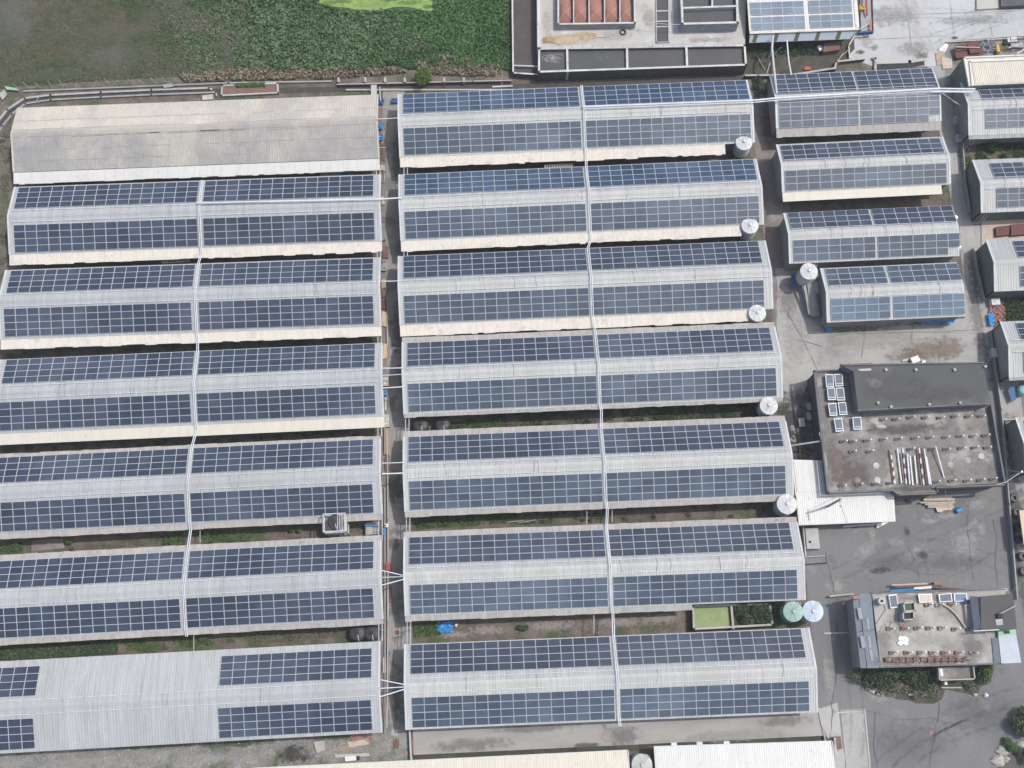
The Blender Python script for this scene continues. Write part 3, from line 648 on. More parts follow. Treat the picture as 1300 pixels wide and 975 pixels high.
silo(815, 971, 1.3, 4.0, 'palecon', 'tan dusty silo between the two pale roofs at the lower edge')
def black_tank(u, v, r, h, label, z0=0.1):
    x, y, _ = P(u, v, z0 + h); e = empty('water_tank', (x, y, 0), label, 'water tank', 'black water tanks')
    b = MB(); pr = [(r * .96, z0)]
    for i in range(5): z = z0 + h * (.08 + i * .15); pr += [(r, z), (r, z + h * .09), (r * .96, z + h * .12)]
    pr += [(r, z0 + h * .84), (r * .8, z0 + h * .93), (r * .25, z0 + h)]
    b.lathe(x, y, pr, 'blacktank', 32); part(b, 'body', e, smooth=False)
    c = MB(); c.lathe(x, y, [(r * .24, z0 + h - .02), (r * .24, z0 + h + .1), (r * .2, z0 + h + .13)], 'dark', 18); part(c, 'lid', e)
    q = MB()
    for i in range(8):
        a = i * PI / 4; q.tube([(x + r * .3 * math.cos(a), y + r * .3 * math.sin(a), z0 + h), (x + r * .82 * math.cos(a), y + r * .82 * math.sin(a), z0 + h * .93 + .02)], .03, 'blacktank', 5)
    part(q, 'rib', e)
    f = MB(); f.tube([(x + .1, y - r * .3, z0 + h + .05), (x + .2, y - r * .9, z0 + h + .05), (x + .2, y - r - .1, z0 + h * .8), (x + .2, y - r - .1, z0 + .1)], .04, 'pipe', 6); part(f, 'inlet_pipe', e)
    return e
black_tank(534, 538.5, 1.06, 1.9, 'black ribbed water tank, left of the pair in the leafy gap')
black_tank(562, 537.7, 1.06, 1.9, 'black ribbed water tank with a white pipe, right of the pair in the leafy gap')
black_tank(453.3, 803.2, 1.12, 1.9, 'black water tank above the bare ribbed roof, left of the close pair')
black_tank(471.8, 803.2, 1.1, 1.9, 'black water tank nearest the lane, right of the close pair')
black_tank(425, 662, 1.05, 2.0, 'dark grey tank standing inside the pale steel cage', 3.6)
# the steel tank stand
x0, y0, _ = P(410.4, 675, 5.8); x1, y1, _ = P(438, 651.5, 5.8)
e = empty('tank_stand', ((x0 + x1) / 2, (y0 + y1) / 2, 0), 'pale grey steel cage tower holding a dark tank in the left column gap', 'tank stand')
for x in (x0, x1):
    for y in (y0, y1): b = MB(); b.box(x, y, 0, .13, .13, 5.8, 'galv'); part(b, 'leg', e)
b = MB(); b.box((x0 + x1) / 2, (y0 + y1) / 2, 3.5, x1 - x0, y1 - y0, .1, 'fibre'); part(b, 'platform', e)
for z in (5.75, 4.6, 2.2):
    b = MB()
    for x in (x0, x1): b.box(x, (y0 + y1) / 2, z, .12, y1 - y0 + .12, .12, 'galv')
    for y in (y0, y1): b.box((x0 + x1) / 2, y, z, x1 - x0 - .12, .12, .12, 'galv')
    part(b, 'top_rail' if z > 5 else 'cross_rail', e)
b = MB()
for i in range(4): b.box(x0 + (x1 - x0) * (.66 + .1 * i), (y0 + y1) / 2, 5.76, .1, y1 - y0 - .2, .04, 'galv')
b.tube([(x0, y0, .2), (x1, y0, 3.4)], .04, 'galv', 6); b.tube([(x1, y0, .2), (x1, y1, 3.4)], .04, 'galv', 6); part(b, 'brace', e)

# ------------------------------------------------------------------ treatment works at the top
def wallpx(mb, pts, z, th, k, z0=0.0, side=None):
    """low wall along surveyed points, top at z"""
    q = [Vector(P(u, v, z)) for u, v in pts]
    for a, b in zip(q[:-1], q[1:]):
        d = (b - a).normalized(); n = Vector((-d.y, d.x, 0)) * th / 2; a2 = a - d * th / 2 * .98; b2 = b + d * th / 2 * .98
        mb.prism([a2 + n, b2 + n, b2 - n, a2 - n], z0, k, side)
        z -= .003; 
    return mb
e = empty('treatment_platform', P(800, 20, 0), 'broad pale concrete platform with an orange stain carrying the red bags', 'platform')
b = MB(); b.prism(PP([(686, -90), (948, -90), (946, 57), (686, 61)], 2.5), 0, 'palecon', 'darkcon'); part(b, 'slab', e)
plat = e
b = MB(); wallpx(b, [(683.3, -90), (684.3, 58)], 2.75, .55, 'whitecon', 0); part(b, 'kerb', e)
b = MB(); wallpx(b, [(832.5, -90), (833.5, 53.5), (849, 53.2), (848.3, -90)], 2.72, .14, 'concrete', 2.4)
for v in (14, 27, 34): wallpx(b, [(833, v), (848, v - .3)], 2.71, .18, 'whitecon', 2.4)
part(b, 'channel_wall', e)
b = MB(); b.slab(PP([(833, -90), (848, -90), (848.5, 53), (833.5, 53.3)], 2.53), .025, 'sludge'); part(b, 'channel_sludge', e)
# guard rail
b = MB(); pts = [P(688 + i * 12.9, 58.6 - i * .16, 3.3) for i in range(20)]; b.tube(pts, .03, 'galv', 5)
for p in pts: b.tube([p, (p[0], p[1], 2.5)], .03, 'galv', 5)
part(b, 'guard_rail', e)
e = empty('settling_tank', P(815, 75, 0), 'long dark settling tank with white rims and four cells, on the platform edge', 'tank')
b = MB(); q = [(684.5, 61.8), (684.3, 91), (947, 82), (945.3, 57.5), (684.5, 61.8)]; wallpx(b, q, 2.75, .32, 'whitecon', 0, 'darkcon'); part(b, 'rim_wall', e)
for a_, c_ in (((720, 62.5), (720.6, 90)), ((796, 60), (796.5, 87)), ((871.3, 58.5), (872.5, 84.5))): b = MB(); wallpx(b, [a_, c_], 2.74, .34, 'whitecon', .3); part(b, 'divider_wall', e)
b = MB(); b.slab(PP([(685, 62), (685, 90.6), (946.6, 81.6), (945, 57.8)], 2.2), .05, 'sludge'); part(b, 'sludge', e)
rg = MB()
for i in range(14):
    cx, cy, _ = P(random.uniform(692, 709), random.uniform(71, 79), 2.2); r_ = random.uniform(.15, .75)
    rg.tube([(cx + r_ * math.cos(t) * 1.2, cy + r_ * math.sin(t) * .6, 2.215) for t in np.linspace(0, random.uniform(3, 6), 12)], .035, 'concrete', 4)
part(rg, 'scum', e)
e = empty('gas_bag_pit', P(757, 0, 0), 'concrete pit with white dividers holding five red membrane bags', 'pit')
b = MB(); wallpx(b, [(709, -90), (708.8, 30.4), (806, 28.8), (804.5, -90)], 3.9, .28, 'whitecon', 2.5, 'greywall'); part(b, 'pit_wall', e)
us = [709.5, 728, 747.6, 767.3, 786.8, 804.5]
for u in us[1:-1]: b = MB(); wallpx(b, [(u, -90), (u + .3, 29)], 3.88, .16, 'whitecon', 2.5); part(b, 'divider', e)
for i in range(5):
    a0, a1 = P(us[i] + .9, 28.5, 3.7), P(us[i + 1] - .9, 28.2, 3.7); xm = (a0[0] + a1[0]) / 2; hw = (a1[0] - a0[0]) / 2; ya = a0[1]; n = 26; m_ = 14; vs = []
    for j in range(n + 1):
        t = j / n; y = ya + t * 13.5; f = min(1, math.sin(min(t * 9, PI / 2)) + .02)
        for c in range(m_ + 1):
            a = PI * c / m_; bump = .025 * math.sin(y * 4 + math.cos(a) * 5)
            vs.append((xm - hw * math.cos(a) - .000 * y, y, 2.62 + (1.15 * math.sin(a) ** .7) * f + bump))
    fs = [(j * (m_ + 1) + c, j * (m_ + 1) + c + 1, (j + 1) * (m_ + 1) + c + 1, (j + 1) * (m_ + 1) + c) for j in range(n) for c in range(m_)]
    e2 = empty('gas_bag', (xm, ya + 6, 2.5), 'red inflated membrane bag in the concrete pit, %s from the left' % ORD[i + 1], 'gas bag', 'red gas bags')
    o = part(MB().add(vs, fs, 'redbag'), 'membrane', e2, smooth=True)
    b = MB()
    for y0_ in np.arange(ya + .4, ya + 12, 2.6):
        for dr in (0, 1):
            pts = []
            for t in np.linspace(0, 1, 9):
                a = PI * (.08 + .84 * (t if dr else 1 - t)); pts.append((xm - hw * math.cos(a), y0_ + t * 2.6, 2.66 + 1.15 * math.sin(a) ** .7 + .02))
            b.tube(pts, .022, 'strap', 4)
    part(b, 'strap', e2)
e = empty('clarifier_tank', P(900, 10, 0), 'raised concrete clarifier with three dark cells and grey outer wall', 'tank')
b = MB(); wallpx(b, [(862.5, -90), (866.5, 30), (936.5, 28.3), (933.5, -90)], 4.7, .35, 'whitecon', 2.4, 'greywall'); part(b, 'rim_wall', e)
b = MB(); wallpx(b, [(866.5, 10), (934.5, 7.5)], 4.69, .3, 'whitecon', 2.6); wallpx(b, [(904.3, 8), (904, -90)], 4.68, .26, 'whitecon', 2.6); part(b, 'divider_wall', e)
b = MB(); b.slab(PP([(863, -90), (867, 29.6), (936, 28), (933, -90)], 3.9), .05, 'sludge'); part(b, 'sludge', e)
b = MB(); b.tube(PP([(864, 0), (865.5, 28)], 4.95), .08, 'galv', 6); b.tube(PP([(806, 27), (850, 31), (872, 31)], 4.4), .05, 'galv', 6); part(b, 'feed_pipe', e)
e = empty('sludge_basin', P(665, 40, 0), 'long narrow basin of brown sludge with white rim beside the green crop', 'basin')
b = MB(); wallpx(b, [(649.5, -90), (651.5, 92.3), (682, 94.3)], 1.3, .25, 'whitecon', 0, 'darkcon'); wallpx(b, [(652, 83), (682, 84)], 1.29, .22, 'whitecon', 0); part(b, 'rim_wall', e)
b = MB(); b.slab(PP([(650, -90), (652, 91.5), (684, 93), (682, -90)], .7), .05, 'brownsludge'); part(b, 'sludge', e)
cx, cy, _ = P(790.6, 41.5, 2.5); b = MB(); b.tube([(cx + .42 * math.cos(t), cy + .42 * math.sin(t), 2.64) for t in np.linspace(0, 2 * PI, 25)], .13, 'dark', 8)
thing(b, 'tyre', 'dark tyre lying on the pale platform right of the orange stain', 'tyre')
b = MB(); b.tube(PP([(727, 43), (729, 48), (745, 48.5), (771, 47), (783, 43)], 2.56), .03, 'wire', 5); thing(b, 'hose', 'thin dark hose looping over the orange stain towards the tyre', 'hose')
# panelled building
xa, ya, _ = P(951.7, 42.5, 3.7); xb, yb, _ = P(1090.8, 38.8, 3.7); pp_ = .15; D = 15.0
e = empty('panelled_building', ((xa + xb) / 2, ya, 0), 'pale building with blue panels and brown-striped fascia above the debris yard', 'building')
zr = 3.7 + D * math.tan(pp_)
b = MB(); b.corr(xa, xb, (ya, 3.7), (ya + D, zr), 'offwhite', .4); b.corr(xa, xb, (ya + 2 * D, 3.7), (ya + D, zr), 'offwhite', .4); part(b, 'roof', e)
b = MB(); b.slab([(xa, ya - .08, 3.74), (xb, ya - .08, 3.74), (xb, ya + .25, 3.80), (xa, ya + .25, 3.80)], .22, 'cream'); part(b, 'gutter', e)
for X in (xa + .25, xb - .25): b = MB(); b.slab([(X - .3, ya + .27, 3.85), (X + .3, ya + .27, 3.85), (X + .3, ya + D, zr + .12), (X - .3, ya + D, zr + .12)], .12, 'cream'); part(b, 'verge_trim', e)
b = MB(); b.box((xa + xb) / 2, ya + D, 0, xb - xa - 1.2, 2 * D - 1.4, 1.75, 'greywall'); part(b, 'base_wall', e)
b = MB(); b.box((xa + xb) / 2, ya + D, 1.76, xb - xa - 1.0, 2 * D - 1.0, 1.85, 'palebl'); part(b, 'wall', e)
b = MB(); b.slab([(xa + .1, ya - .9, 2.48), (xb - 1.2, ya - .9, 2.48), (xb - .2, ya, 3.42), (xa + .1, ya, 3.42)], .06, 'palebl'); part(b, 'fascia_sheet', e)
for i in range(5):
    X = P(959 + i * 26.6, 48, 3)[0]; b = MB(); b.slab([(X - .5, ya - .88, 2.53), (X + .12, ya - .88, 2.53), (X + .42, ya - .02, 3.45), (X - .2, ya - .02, 3.45)], .03, 'olive'); part(b, 'skylight_strip', e)
for c0, u0, lab in ((5, 954.0, 'left'), (4, 1029.2, 'right')):
    for k_ in range(3):
        qd = D / math.cos(pp_) - .45 - 2 * 1.06 - k_ * (2 * 1.06 + .3)
        if k_ == 2: continue
        array(ya + D, 0, zr, 'f', qd, P(u0, 39, 3.9)[0], c0, 2, 1.715, 1.055, 'pvpale', 'pale blue solar array, %s block, %s strip, on the fascia building roof' % (lab, ('lower', 'upper')[k_]), 'solar arrays on the fascia building', p=pp_, lift=.14)
# debris yard with gantries
ground('debris_ground', [(947, 52), (1084, 48), (1085, 62), (1078, 70), (1064, 84), (1004, 96), (947, 98)], 'darksoil', -.005, .3)
for pts, r, lab in (([(981, 46), (980, 62), (983, 92), (986, 119)], .19, 'thick grey pipe bridge dropping from the fascia building, left'), ([(999, 51), (1001, 75), (1004.5, 95)], .11, 'slim white pipe bridge over the debris, right')):
    b = MB(); h = [3.6, 4.3, 4.6, 5.2][:len(pts)]; b.tube([P(u, v, z) for (u, v), z in zip(pts, h)], r, 'galv' if r > .15 else 'white', 8)
    x, y, _ = P(*pts[1], h[1]); b.tube([(x, y, h[1]), (x, y, 0)], .09, 'galv', 6); b.tube([(x, y, 1.5), (x + 1.6, y + .4, 4)], .05, 'galv', 6); thing(b, 'pipe_bridge', lab, 'pipe bridge')
b = MB(); wallpx(b, [(947, 95.5), (1004, 95), (1060, 86.5)], .9, .3, 'concrete', 0, 'dark'); wallpx(b, [(1060, 86.5), (1062, 78), (1097, 74)], .8, .3, 'concrete', 0, 'brownboard'); thing(b, 'retaining_wall', 'stepped low concrete wall bounding the debris yard', 'wall')
b = MB(); wallpx(b, [(1079, 75), (1077.5, 58), (1085, 45)], .5, .2, 'whitecon'); thing(b, 'kerb_wall', 'pale curved kerb at the edge of the pale concrete yard', 'kerb')
b = MB(); b.prism(PP([(1046, 55), (1066, 52.5), (1066, 63), (1045, 66)], 1.0), 0, 'brownboard'); thing(b, 'crate', 'brown rusty crate by the wall of the fascia building', 'crate')
b = MB(); b.slab(jag(PP([(1020, 86), (1024, 84), (1029, 85), (1029, 89), (1022, 89)], .25), .1, .4), .12, 'red'); thing(b, 'cloth', 'crumpled red cloth on the debris ground', 'cloth')
b = MB(); b.box(*P(1041, 62, .3)[:2], 0, .7, .9, .6, 'white', .3); thing(b, 'bag', 'small white sack beside the rusty crate', 'sack')
for i, (u, v, a_, l) in enumerate([(1063, 78, .9, 3.2), (1070, 70, .7, 3.4), (966, 80, 2.0, 2.6), (1062, 84, .9, 1.8), (975, 88, 1.2, 2.2)]):
    b = MB(); x, y, _ = P(u, v, .3); b.tube([(x - l / 2 * math.cos(a_), y - l / 2 * math.sin(a_), .15), (x + l / 2 * math.cos(a_), y + l / 2 * math.sin(a_), .6)], .06, ('palewood', 'fibre', 'fibre', 'red', 'palewood')[i], 6)
    thing(b, 'pole', ('tan pole leaning over the curled wall end', 'grey pole near the kerb bend', 'grey pole lying at the left of the debris yard', 'short red and white pole by the step in the low wall', 'tan pole by the left pipe bridge')[i], 'pole')
cover('undergrowth', [(948, 60), (1000, 55), (1050, 60), (1040, 70), (1000, 72), (950, 76)], 2500, .5, .3, 'darkleaf', 30, label='dark twiggy undergrowth under the fascia building')
ground('drain_pit', [(1112, 84), (1114, 80.5), (1173, 77), (1174, 83), (1112, 90)], 'dark', .004)
b = MB(); wallpx(b, [(1111.5, 88), (1111.5, 74), (1109, 73)], .5, .35, 'concrete', 0); wallpx(b, [(1113, 79.5), (1155, 78), (1173, 75.5)], .12, .5, 'palecon', 0); thing(b, 'drain_curb', 'pale curb around the black drain pit above the top right shed', 'kerb')
# trailer with loose things
e = empty('flatbed_trailer', P(1101, 18, 0), 'blue-edged grey flatbed parked beside the fascia building', 'trailer')
b = MB(); b.prism(PP([(1091.5, -40), (1104.5, -40), (1108, 38), (1093, 40)], 1.1), .9, 'grey'); part(b, 'bed', e)
b = MB(); wallpx(b, [(1106.3, -40), (1108.6, 39.5)], 1.35, .12, 'dark', .85); part(b, 'side_rail', e); b = MB(); wallpx(b, [(1091, 40.8), (1108.6, 39.8)], 1.45, .18, 'navy', .7); part(b, 'tailgate', e)
for u in (1094, 1106):
    for v in (8, 30):
        x, y, _ = P(u, v, .4); b = MB(); b.tube([(x - .15, y, .42), (x + .15, y, .42)], .42, 'dark', 16); part(b, 'wheel', e)
b = MB(); x, y, _ = P(1094.5, 9, 1.7); b.box(x, y, 1.12, .85, .8, .6, 'yellow'); b.box(x, y, 1.72, .5, .5, .12, 'yellow'); b.tube([(x - .2, y + .3, 1.9), (x + .25, y - .2, 1.9)], .05, 'dark', 6); thing(b, 'generator', 'yellow generator box on the flatbed', 'generator')
b = MB(); b.tube([P(1099.8, -30, 2.2), P(1099.8, 5, 2.0), P(1101, 20, 1.5)], .15, 'red', 8); thing(b, 'auger_tube', 'long red tube lying along the flatbed', 'tube')
b = MB(); b.tube([P(1106, 26, 1.7), P(1105, 31, 1.6), P(1106, 39, 1.5)], .12, 'orange', 7); b.tube([P(1103, 30, 1.5), P(1107, 31, 1.5)], .1, 'orange', 7); thing(b, 'pipe_bundle', 'orange pipes at the corner of the flatbed', 'pipes')
b = MB(); b.tube([P(1091.5, 37, 1.7), P(1103, 30, 1.7)], .06, 'white', 6); thing(b, 'pole', 'white pole slanting across the flatbed corner', 'pole')
# scrap strip
b = MB()
b.slab(PP([(1212, 58), (1226, 55), (1240, 51), (1245, 61), (1213, 65)], .9), .08, 'redsheet'); b.slab(PP([(1212, 66), (1247, 63), (1249, 69), (1214, 74)], .7), .08, 'redsheet'); b.slab(PP([(1228, 56), (1243, 52), (1246, 66), (1232, 68)], 1.1), .06, 'redsheet')
b.tube(PP([(1213, 59.5), (1244, 60.5)], 1.25), .1, 'palewood', 6); thing(b, 'scrap_sheets', 'heap of dark red corrugated scrap sheets behind the cream flat roof', 'scrap heap')
b = MB()
for _ in range(14):
    cx, cy, _z = P(random.uniform(1246, 1260), random.uniform(53, 63), .3); r_ = random.uniform(.3, .7); z_ = random.uniform(.1, .7)
    b.tube([(cx + r_ * math.cos(t), cy + r_ * math.sin(t), z_ + .2 * math.sin(t + _)) for t in np.linspace(0, 2 * PI, 14)], .06, 'grey', 5)
thing(b, 'hose_coil', 'tangle of grey hoses beside the red scrap sheets', 'hoses')
b = MB(); b.tube([P(1265.5, 58, .5), P(1267, 67, .5)], .32, 'yellow', 14); thing(b, 'drum', 'yellow drum lying in the scrap strip', 'drum')
e = empty('engine_block', P(1285, 52, 0), 'grey engine lying at the upper end of the scrap strip', 'engine')
b = MB(); x, y, _ = P(1285, 50, .8); b.box(x, y, .1, 1.5, .8, .7, 'galv', .05); b.box(x + .2, y + .1, .8, .9, .5, .2, 'galv', .05); part(b, 'block', e)
b = MB(); b.box(x + .8, y - .9, .1, 2.0, .7, .4, 'grey', -.1); b.tube([(x - .6, y - 1.2, .3), (x + 1.6, y - .6, .5)], .14, 'galv', 8); part(b, 'gearbox', e)
b = MB(); b.lathe(x - .9, y - .3, [(.35, .1), (.35, .45), (.2, .5)], 'dark', 14); part(b, 'flywheel', e)
b = MB(); b.tube(PP([(1272, 62), (1300, 60)], .3), .07, 'rusty', 6); b.tube(PP([(1274, 64), (1310, 62.5)], .25), .06, 'rusty', 6); thing(b, 'scrap_rod', 'rusty rods lying in front of the grey engine', 'rods')
b = MB(); wallpx(b, [(1202, 53), (1300, 47.5), (1340, 46)], .35, .2, 'concrete'); thing(b, 'kerb_wall', 'low curb between the pale yard and the scrap strip', 'kerb')
for i, (pts, lab) in enumerate([([(1187.5, 67), (1200, 66.5), (1196, 82), (1189.5, 83)], 'plain tan board beside the lane, left of two overlapping'), ([(1195.5, 72), (1208.5, 75), (1209, 86.5), (1197, 87.5)], 'pinkish tan board overlapping another by the scrap strip')]):
    b = MB(); b.slab(PP(pts, .12 + .06 * i), .05, 'palewood' if i else 'wood'); thing(b, 'board', lab, 'board')
b = MB(); b.slab(PP([(1191, 64), (1202, 53), (1204, 58), (1200, 66)], .06), .05, 'white'); thing(b, 'slab', 'white slab at the corner of the pale yard and scrap strip', 'slab')
ground('scrap_ground', [(1203, 54), (1300, 49), (1420, 49), (1420, 110), (1200, 110), (1200, 68)], 'rubble', -.004, .1)
# flat cream roof joined to the top right shed
e = empty('cream_roof_building', P(1265, 90, 0), 'flat cream ribbed roof with white raised rims at the upper right', 'building')
q0 = [(1223.5, 72), (1420, 64), (1420, 101), (1230.5, 108.8)]
b = MB(); b.prism(PP(q0, 5.5), 0, 'cream', 'green_wall'); part(b, 'wall', e)
b = MB(); wallpx(b, [(1230.8, 108.5), (1224.2, 72.8), (1420, 65)], 5.75, .2, 'offwhite', 5.4); wallpx(b, [(1234.5, 108), (1231.5, 78), (1420, 70.5)], 5.74, .2, 'offwhite', 5.4); part(b, 'rim_trim', e)
xq, yq, _ = P(1233.5, 79.5, 5.6); yq2 = P(1234, 107, 5.6)[1]; b = MB(); b.corr(xq, xq + 20, (yq2, 5.56), (yq, 5.58), 'cleancream', .28, .05); part(b, 'roof', e)
b = MB(); b.tube([P(1291, 68, 6.2), P(1310, 57, 6.2)], .07, 'white', 6); thing(b, 'pole', 'thin white pole slanting off the top of the cream flat roof', 'pole')

# ------------------------------------------------------------------ dark roofed building with the deck
def stub(u, v, z, lab, rusty=False, pole=None):
    x, y, _ = P(u, v, z); e = empty('column_stub', (x, y, z), lab, 'column stub', 'column stubs on the flat roofs')
    b = MB(); b.box(x, y, z, .55 if rusty else .42, .5 if rusty else .38, .28, 'rusty' if rusty else 'darkcon'); part(b, 'plinth', e)
    b = MB(); b.tube([(x + .1, y, z + .28), (x + .35, y + .05, z + .5), (x + .62, y + random.uniform(0, .12), z + .62)], .05, 'rusty', 5); part(b, 'rebar', e)
    c = MB(); px, py = x + .66, y + random.uniform(0, .12); c.lathe(px, py, [(.12, z + .5), (.13, z + .72), (.06, z + .78)], 'white', 10); part(c, 'cap', e)
    if pole:
        b = MB(); b.tube([(x, y, z + .28), (x + pole[0], y + pole[1], z + 1.3)], .07, 'orange', 6); part(b, 'standpipe', e)
ZD = 4.7
e = empty('deck_building', P(1150, 545, 0), 'dark building whose flat roof has a stained deck and a raised black-grey block', 'building')
dk = [(1035.5, 471.5), (1068, 470.5), (1069, 463.8), (1247, 461.5), (1258, 520), (1273, 613.5), (1191.5, 617.5), (1191, 624.5), (1140, 627), (1134, 620.8), (1052.5, 624.5)]
b = MB(); b.prism(PP(dk, ZD), 0, 'deck', 'darkcon'); part(b, 'wall', e)
b = MB(); wallpx(b, [(1134, 622), (1051.5, 625.5), (1034, 471), (1067.5, 469.5), (1068.5, 463)], 5.1, .25, 'parapet', ZD - .1); part(b, 'parapet', e)
b = MB(); wallpx(b, [(1068.5, 463), (1248, 460)], 7.45, .2, 'parapet', 7.0); part(b, 'rear_parapet', e)
b = MB(); wallpx(b, [(1190, 618.8), (1276.5, 615.2), (1258.8, 514)], 5.7, .2, 'parapet', ZD - .1); part(b, 'side_parapet', e)
b = MB(); wallpx(b, [(1134, 622), (1141, 628), (1190.5, 626), (1190, 619)], 4.95, .22, 'parapet', ZD - .1); part(b, 'front_parapet', e)
b = MB(); b.prism(PP([(1083.5, 471.5), (1069.5, 464.5), (1247.5, 461.5), (1258.5, 512), (1089.3, 520.5)], 7.2), 4.65, 'slate', 'parapet'); part(b, 'upper_block', e)
b = MB(); wallpx(b, [(1089.6, 520.8), (1258.5, 512.3)], 7.33, .16, 'parapet', 7.1); part(b, 'block_rim', e)
for u, v in [(1114, 512), (1130.5, 517), (1179, 514), (1218, 512), (1162, 470), (1211, 470), (1250, 466), (1124, 470)]:
    b = MB(); x, y, _ = P(u, v, 7.2); b.lathe(x, y, [(.14, 7.2), (.14, 7.5), (.22, 7.52), (.2, 7.6)], 'concrete', 10); part(b, 'roof_vent', e)
b = MB()
for u, v in [(1083, 591), (1112.5, 591), (1088.5, 609), (1114, 609), (1207, 590), (1228.5, 584.5), (1246, 579)]:
    x, y, _ = P(u, v, ZD); b.lathe(x, y, [(.44, ZD), (.44, ZD + .02)], 'palecon', 18)
part(b, 'repair_patch', e)
S1 = 'dark column stub with a white capped rebar on the stained deck roof'
for u, v in [(1067.5, 561), (1079, 561), (1098, 560), (1118, 559), (1137, 558), (1158, 557), (1177, 556.5), (1197, 556), (1215, 554.5), (1232, 554.5), (1248, 553.5),
             (1079, 574), (1101, 574), (1153, 571), (1180, 571), (1198, 571), (1217, 569.5), (1234, 569), (1250, 569),
             (1066, 617), (1087, 615.5), (1108.5, 615), (1127, 614), (1185, 612.5), (1205, 611), (1224.5, 611), (1241.5, 610), (1257, 609),
             (1117.5, 534), (1134, 533), (1153, 531), (1171.5, 531), (1190.5, 531), (1209, 529.5), (1226, 529.5), (1242.5, 529)]:
    stub(u, v, ZD, S1)
CPp = [(1020, 450)]
f2 = lambda x, y: (1020 + x / 9.286, 450 + y / 9.286)
CL = ['top left of the grid of six', 'top right of the grid of six', 'middle left of the grid of six', 'middle right of the grid of six', 'bottom left of the grid of six', 'bottom right of the grid of six', 'alone below the grid of six', 'beside a pale round stain']
for i, q in enumerate([[(258, 235), (350, 232), (362, 383), (270, 385)], [(363, 230), (460, 228), (470, 372), (378, 378)], [(278, 395), (370, 390), (385, 535), (292, 538)], [(382, 393), (475, 388), (493, 540), (400, 543)],
     [(290, 577), (385, 572), (402, 718), (312, 724)], [(407, 565), (500, 560), (520, 707), (428, 714)], [(358, 757), (455, 752), (475, 902), (383, 910)], [(578, 740), (680, 735), (690, 882), (592, 886)]]):
    pts = [P(*f2(*p), ZD + .75) for p in q]; cx = sum(p[0] for p in pts) / 4; cy = sum(p[1] for p in pts) / 4
    e2 = empty('collector_panel', (cx, cy, ZD), 'white framed grey glass panel on the deck roof, ' + CL[i], 'framed panel', 'framed glass panels on the deck roof')
    b = MB(); b.slab(pts, .12, 'white'); part(b, 'frame', e2)
    b = MB(); b.slab([(cx + (p[0] - cx) * .84, cy + (p[1] - cy) * .88, p[2] + .012) for p in pts], .01, 'glassgrey'); part(b, 'glass', e2)
    b = MB(); b.box(cx + .06, cy - .52, ZD + .755, .95, .07, .02, 'white', -.04); part(b, 'crossbar', e2)
    for p in pts: b = MB(); b.tube([(cx + (p[0] - cx) * .9, cy + (p[1] - cy) * .9, ZD), (cx + (p[0] - cx) * .9, cy + (p[1] - cy) * .9, ZD + .64)], .04, 'grey', 5); part(b, 'leg', e2)
PL = [((1128.7, 571.5), (1134, 614.7), 'rusty'), ((1131.3, 578), (1136, 614), 'mix'), ((1139, 570), (1144.5, 613.5), 'white'), ((1145.7, 569), (1150.5, 614.5), 'mix'), ((1142.5, 575), (1147.3, 614), 'rusty'), ((1151.7, 576.5), (1155, 615), 'white'),
      ((1155, 578.5), (1158.8, 616), 'white'), ((1160.9, 578.5), (1164.2, 614), 'white'), ((1163.4, 570), (1169.3, 616), 'rusty'), ((1166.7, 569), (1172.5, 615), 'mix'), ((1170.6, 569), (1176.6, 616), 'rusty'), ((1173.2, 570), (1179.8, 615), 'white'), ((1175.8, 580), (1182, 615), 'white')]
for i, (p0, p1, k) in enumerate(PL):
    b = MB(); z = ZD + .12 + (.2 if k == 'white' else 0); A_, B_ = Vector(P(*p0, z)), Vector(P(*p1, z))
    if k == 'mix':
        for j in range(7): b.tube([A_.lerp(B_, j / 7), A_.lerp(B_, (j + 1) / 7)], .11, 'rusty' if j % 2 else 'white', 7)
    else: b.tube([A_, B_], .11, k, 7)
    thing(b, 'scrap_pipe', {'rusty': 'brown rusty pipe in the pile on the deck roof', 'mix': 'patchy white and rust pipe in the pile on the deck roof', 'white': 'long white pipe in the pile on the deck roof'}[k], 'pipe', 'pipes piled on the deck roof, ' + k)
b = MB(); b.tube([P(1187.5, 566, ZD + .9), P(1198.5, 607, ZD + .12)], .1, 'white', 7); thing(b, 'scrap_pipe', 'single white pipe leaning apart, right of the pile on the deck roof', 'pipe')
b = MB(); b.tube([P(1204, 593, ZD + .05), P(1214, 607, ZD + .05)], .04, 'rusty', 5); thing(b, 'rebar', 'thin dark rod lying between pale round stains on the deck', 'rod')
b = MB(); b.slab(PP([(1089, 468.5), (1106, 467.5), (1106, 470.5), (1092, 471)], 7.28), .05, 'palecon'); thing(b, 'board', 'pale strip lying at the upper edge of the black roof', 'board')
b = MB(); b.tube(PP([(1078, 461.5), (1107, 460)], .2), .12, 'palewood', 6); thing(b, 'beam', 'pale beam on the yard behind the black roof', 'beam')
b = MB(); x, y, _ = P(1162, 456.5, .6); b.box(x, y, 0, 1.2, .9, .7, 'white', .3); b.box(x + 1.2, y - .5, 0, .5, .9, .4, 'white', -.6); b.box(x - 1.3, y + .1, 0, 1.0, .3, .2, 'palewood', .2); thing(b, 'junk_pile', 'white crates and scraps on the reddish dirt behind the black roof', 'junk')
b = MB(); b.tube(PP([(1040, 549), (1048, 580), (1051, 622)], ZD + .2), .06, 'galv', 6); b.tube([P(1003, 566, 3.0), P(1042, 560, 4.6)], .13, 'greywall' if 0 else 'concrete', 6); thing(b, 'drain_pipe', 'grey pipe along the left parapet with a branch to the shed', 'pipe')
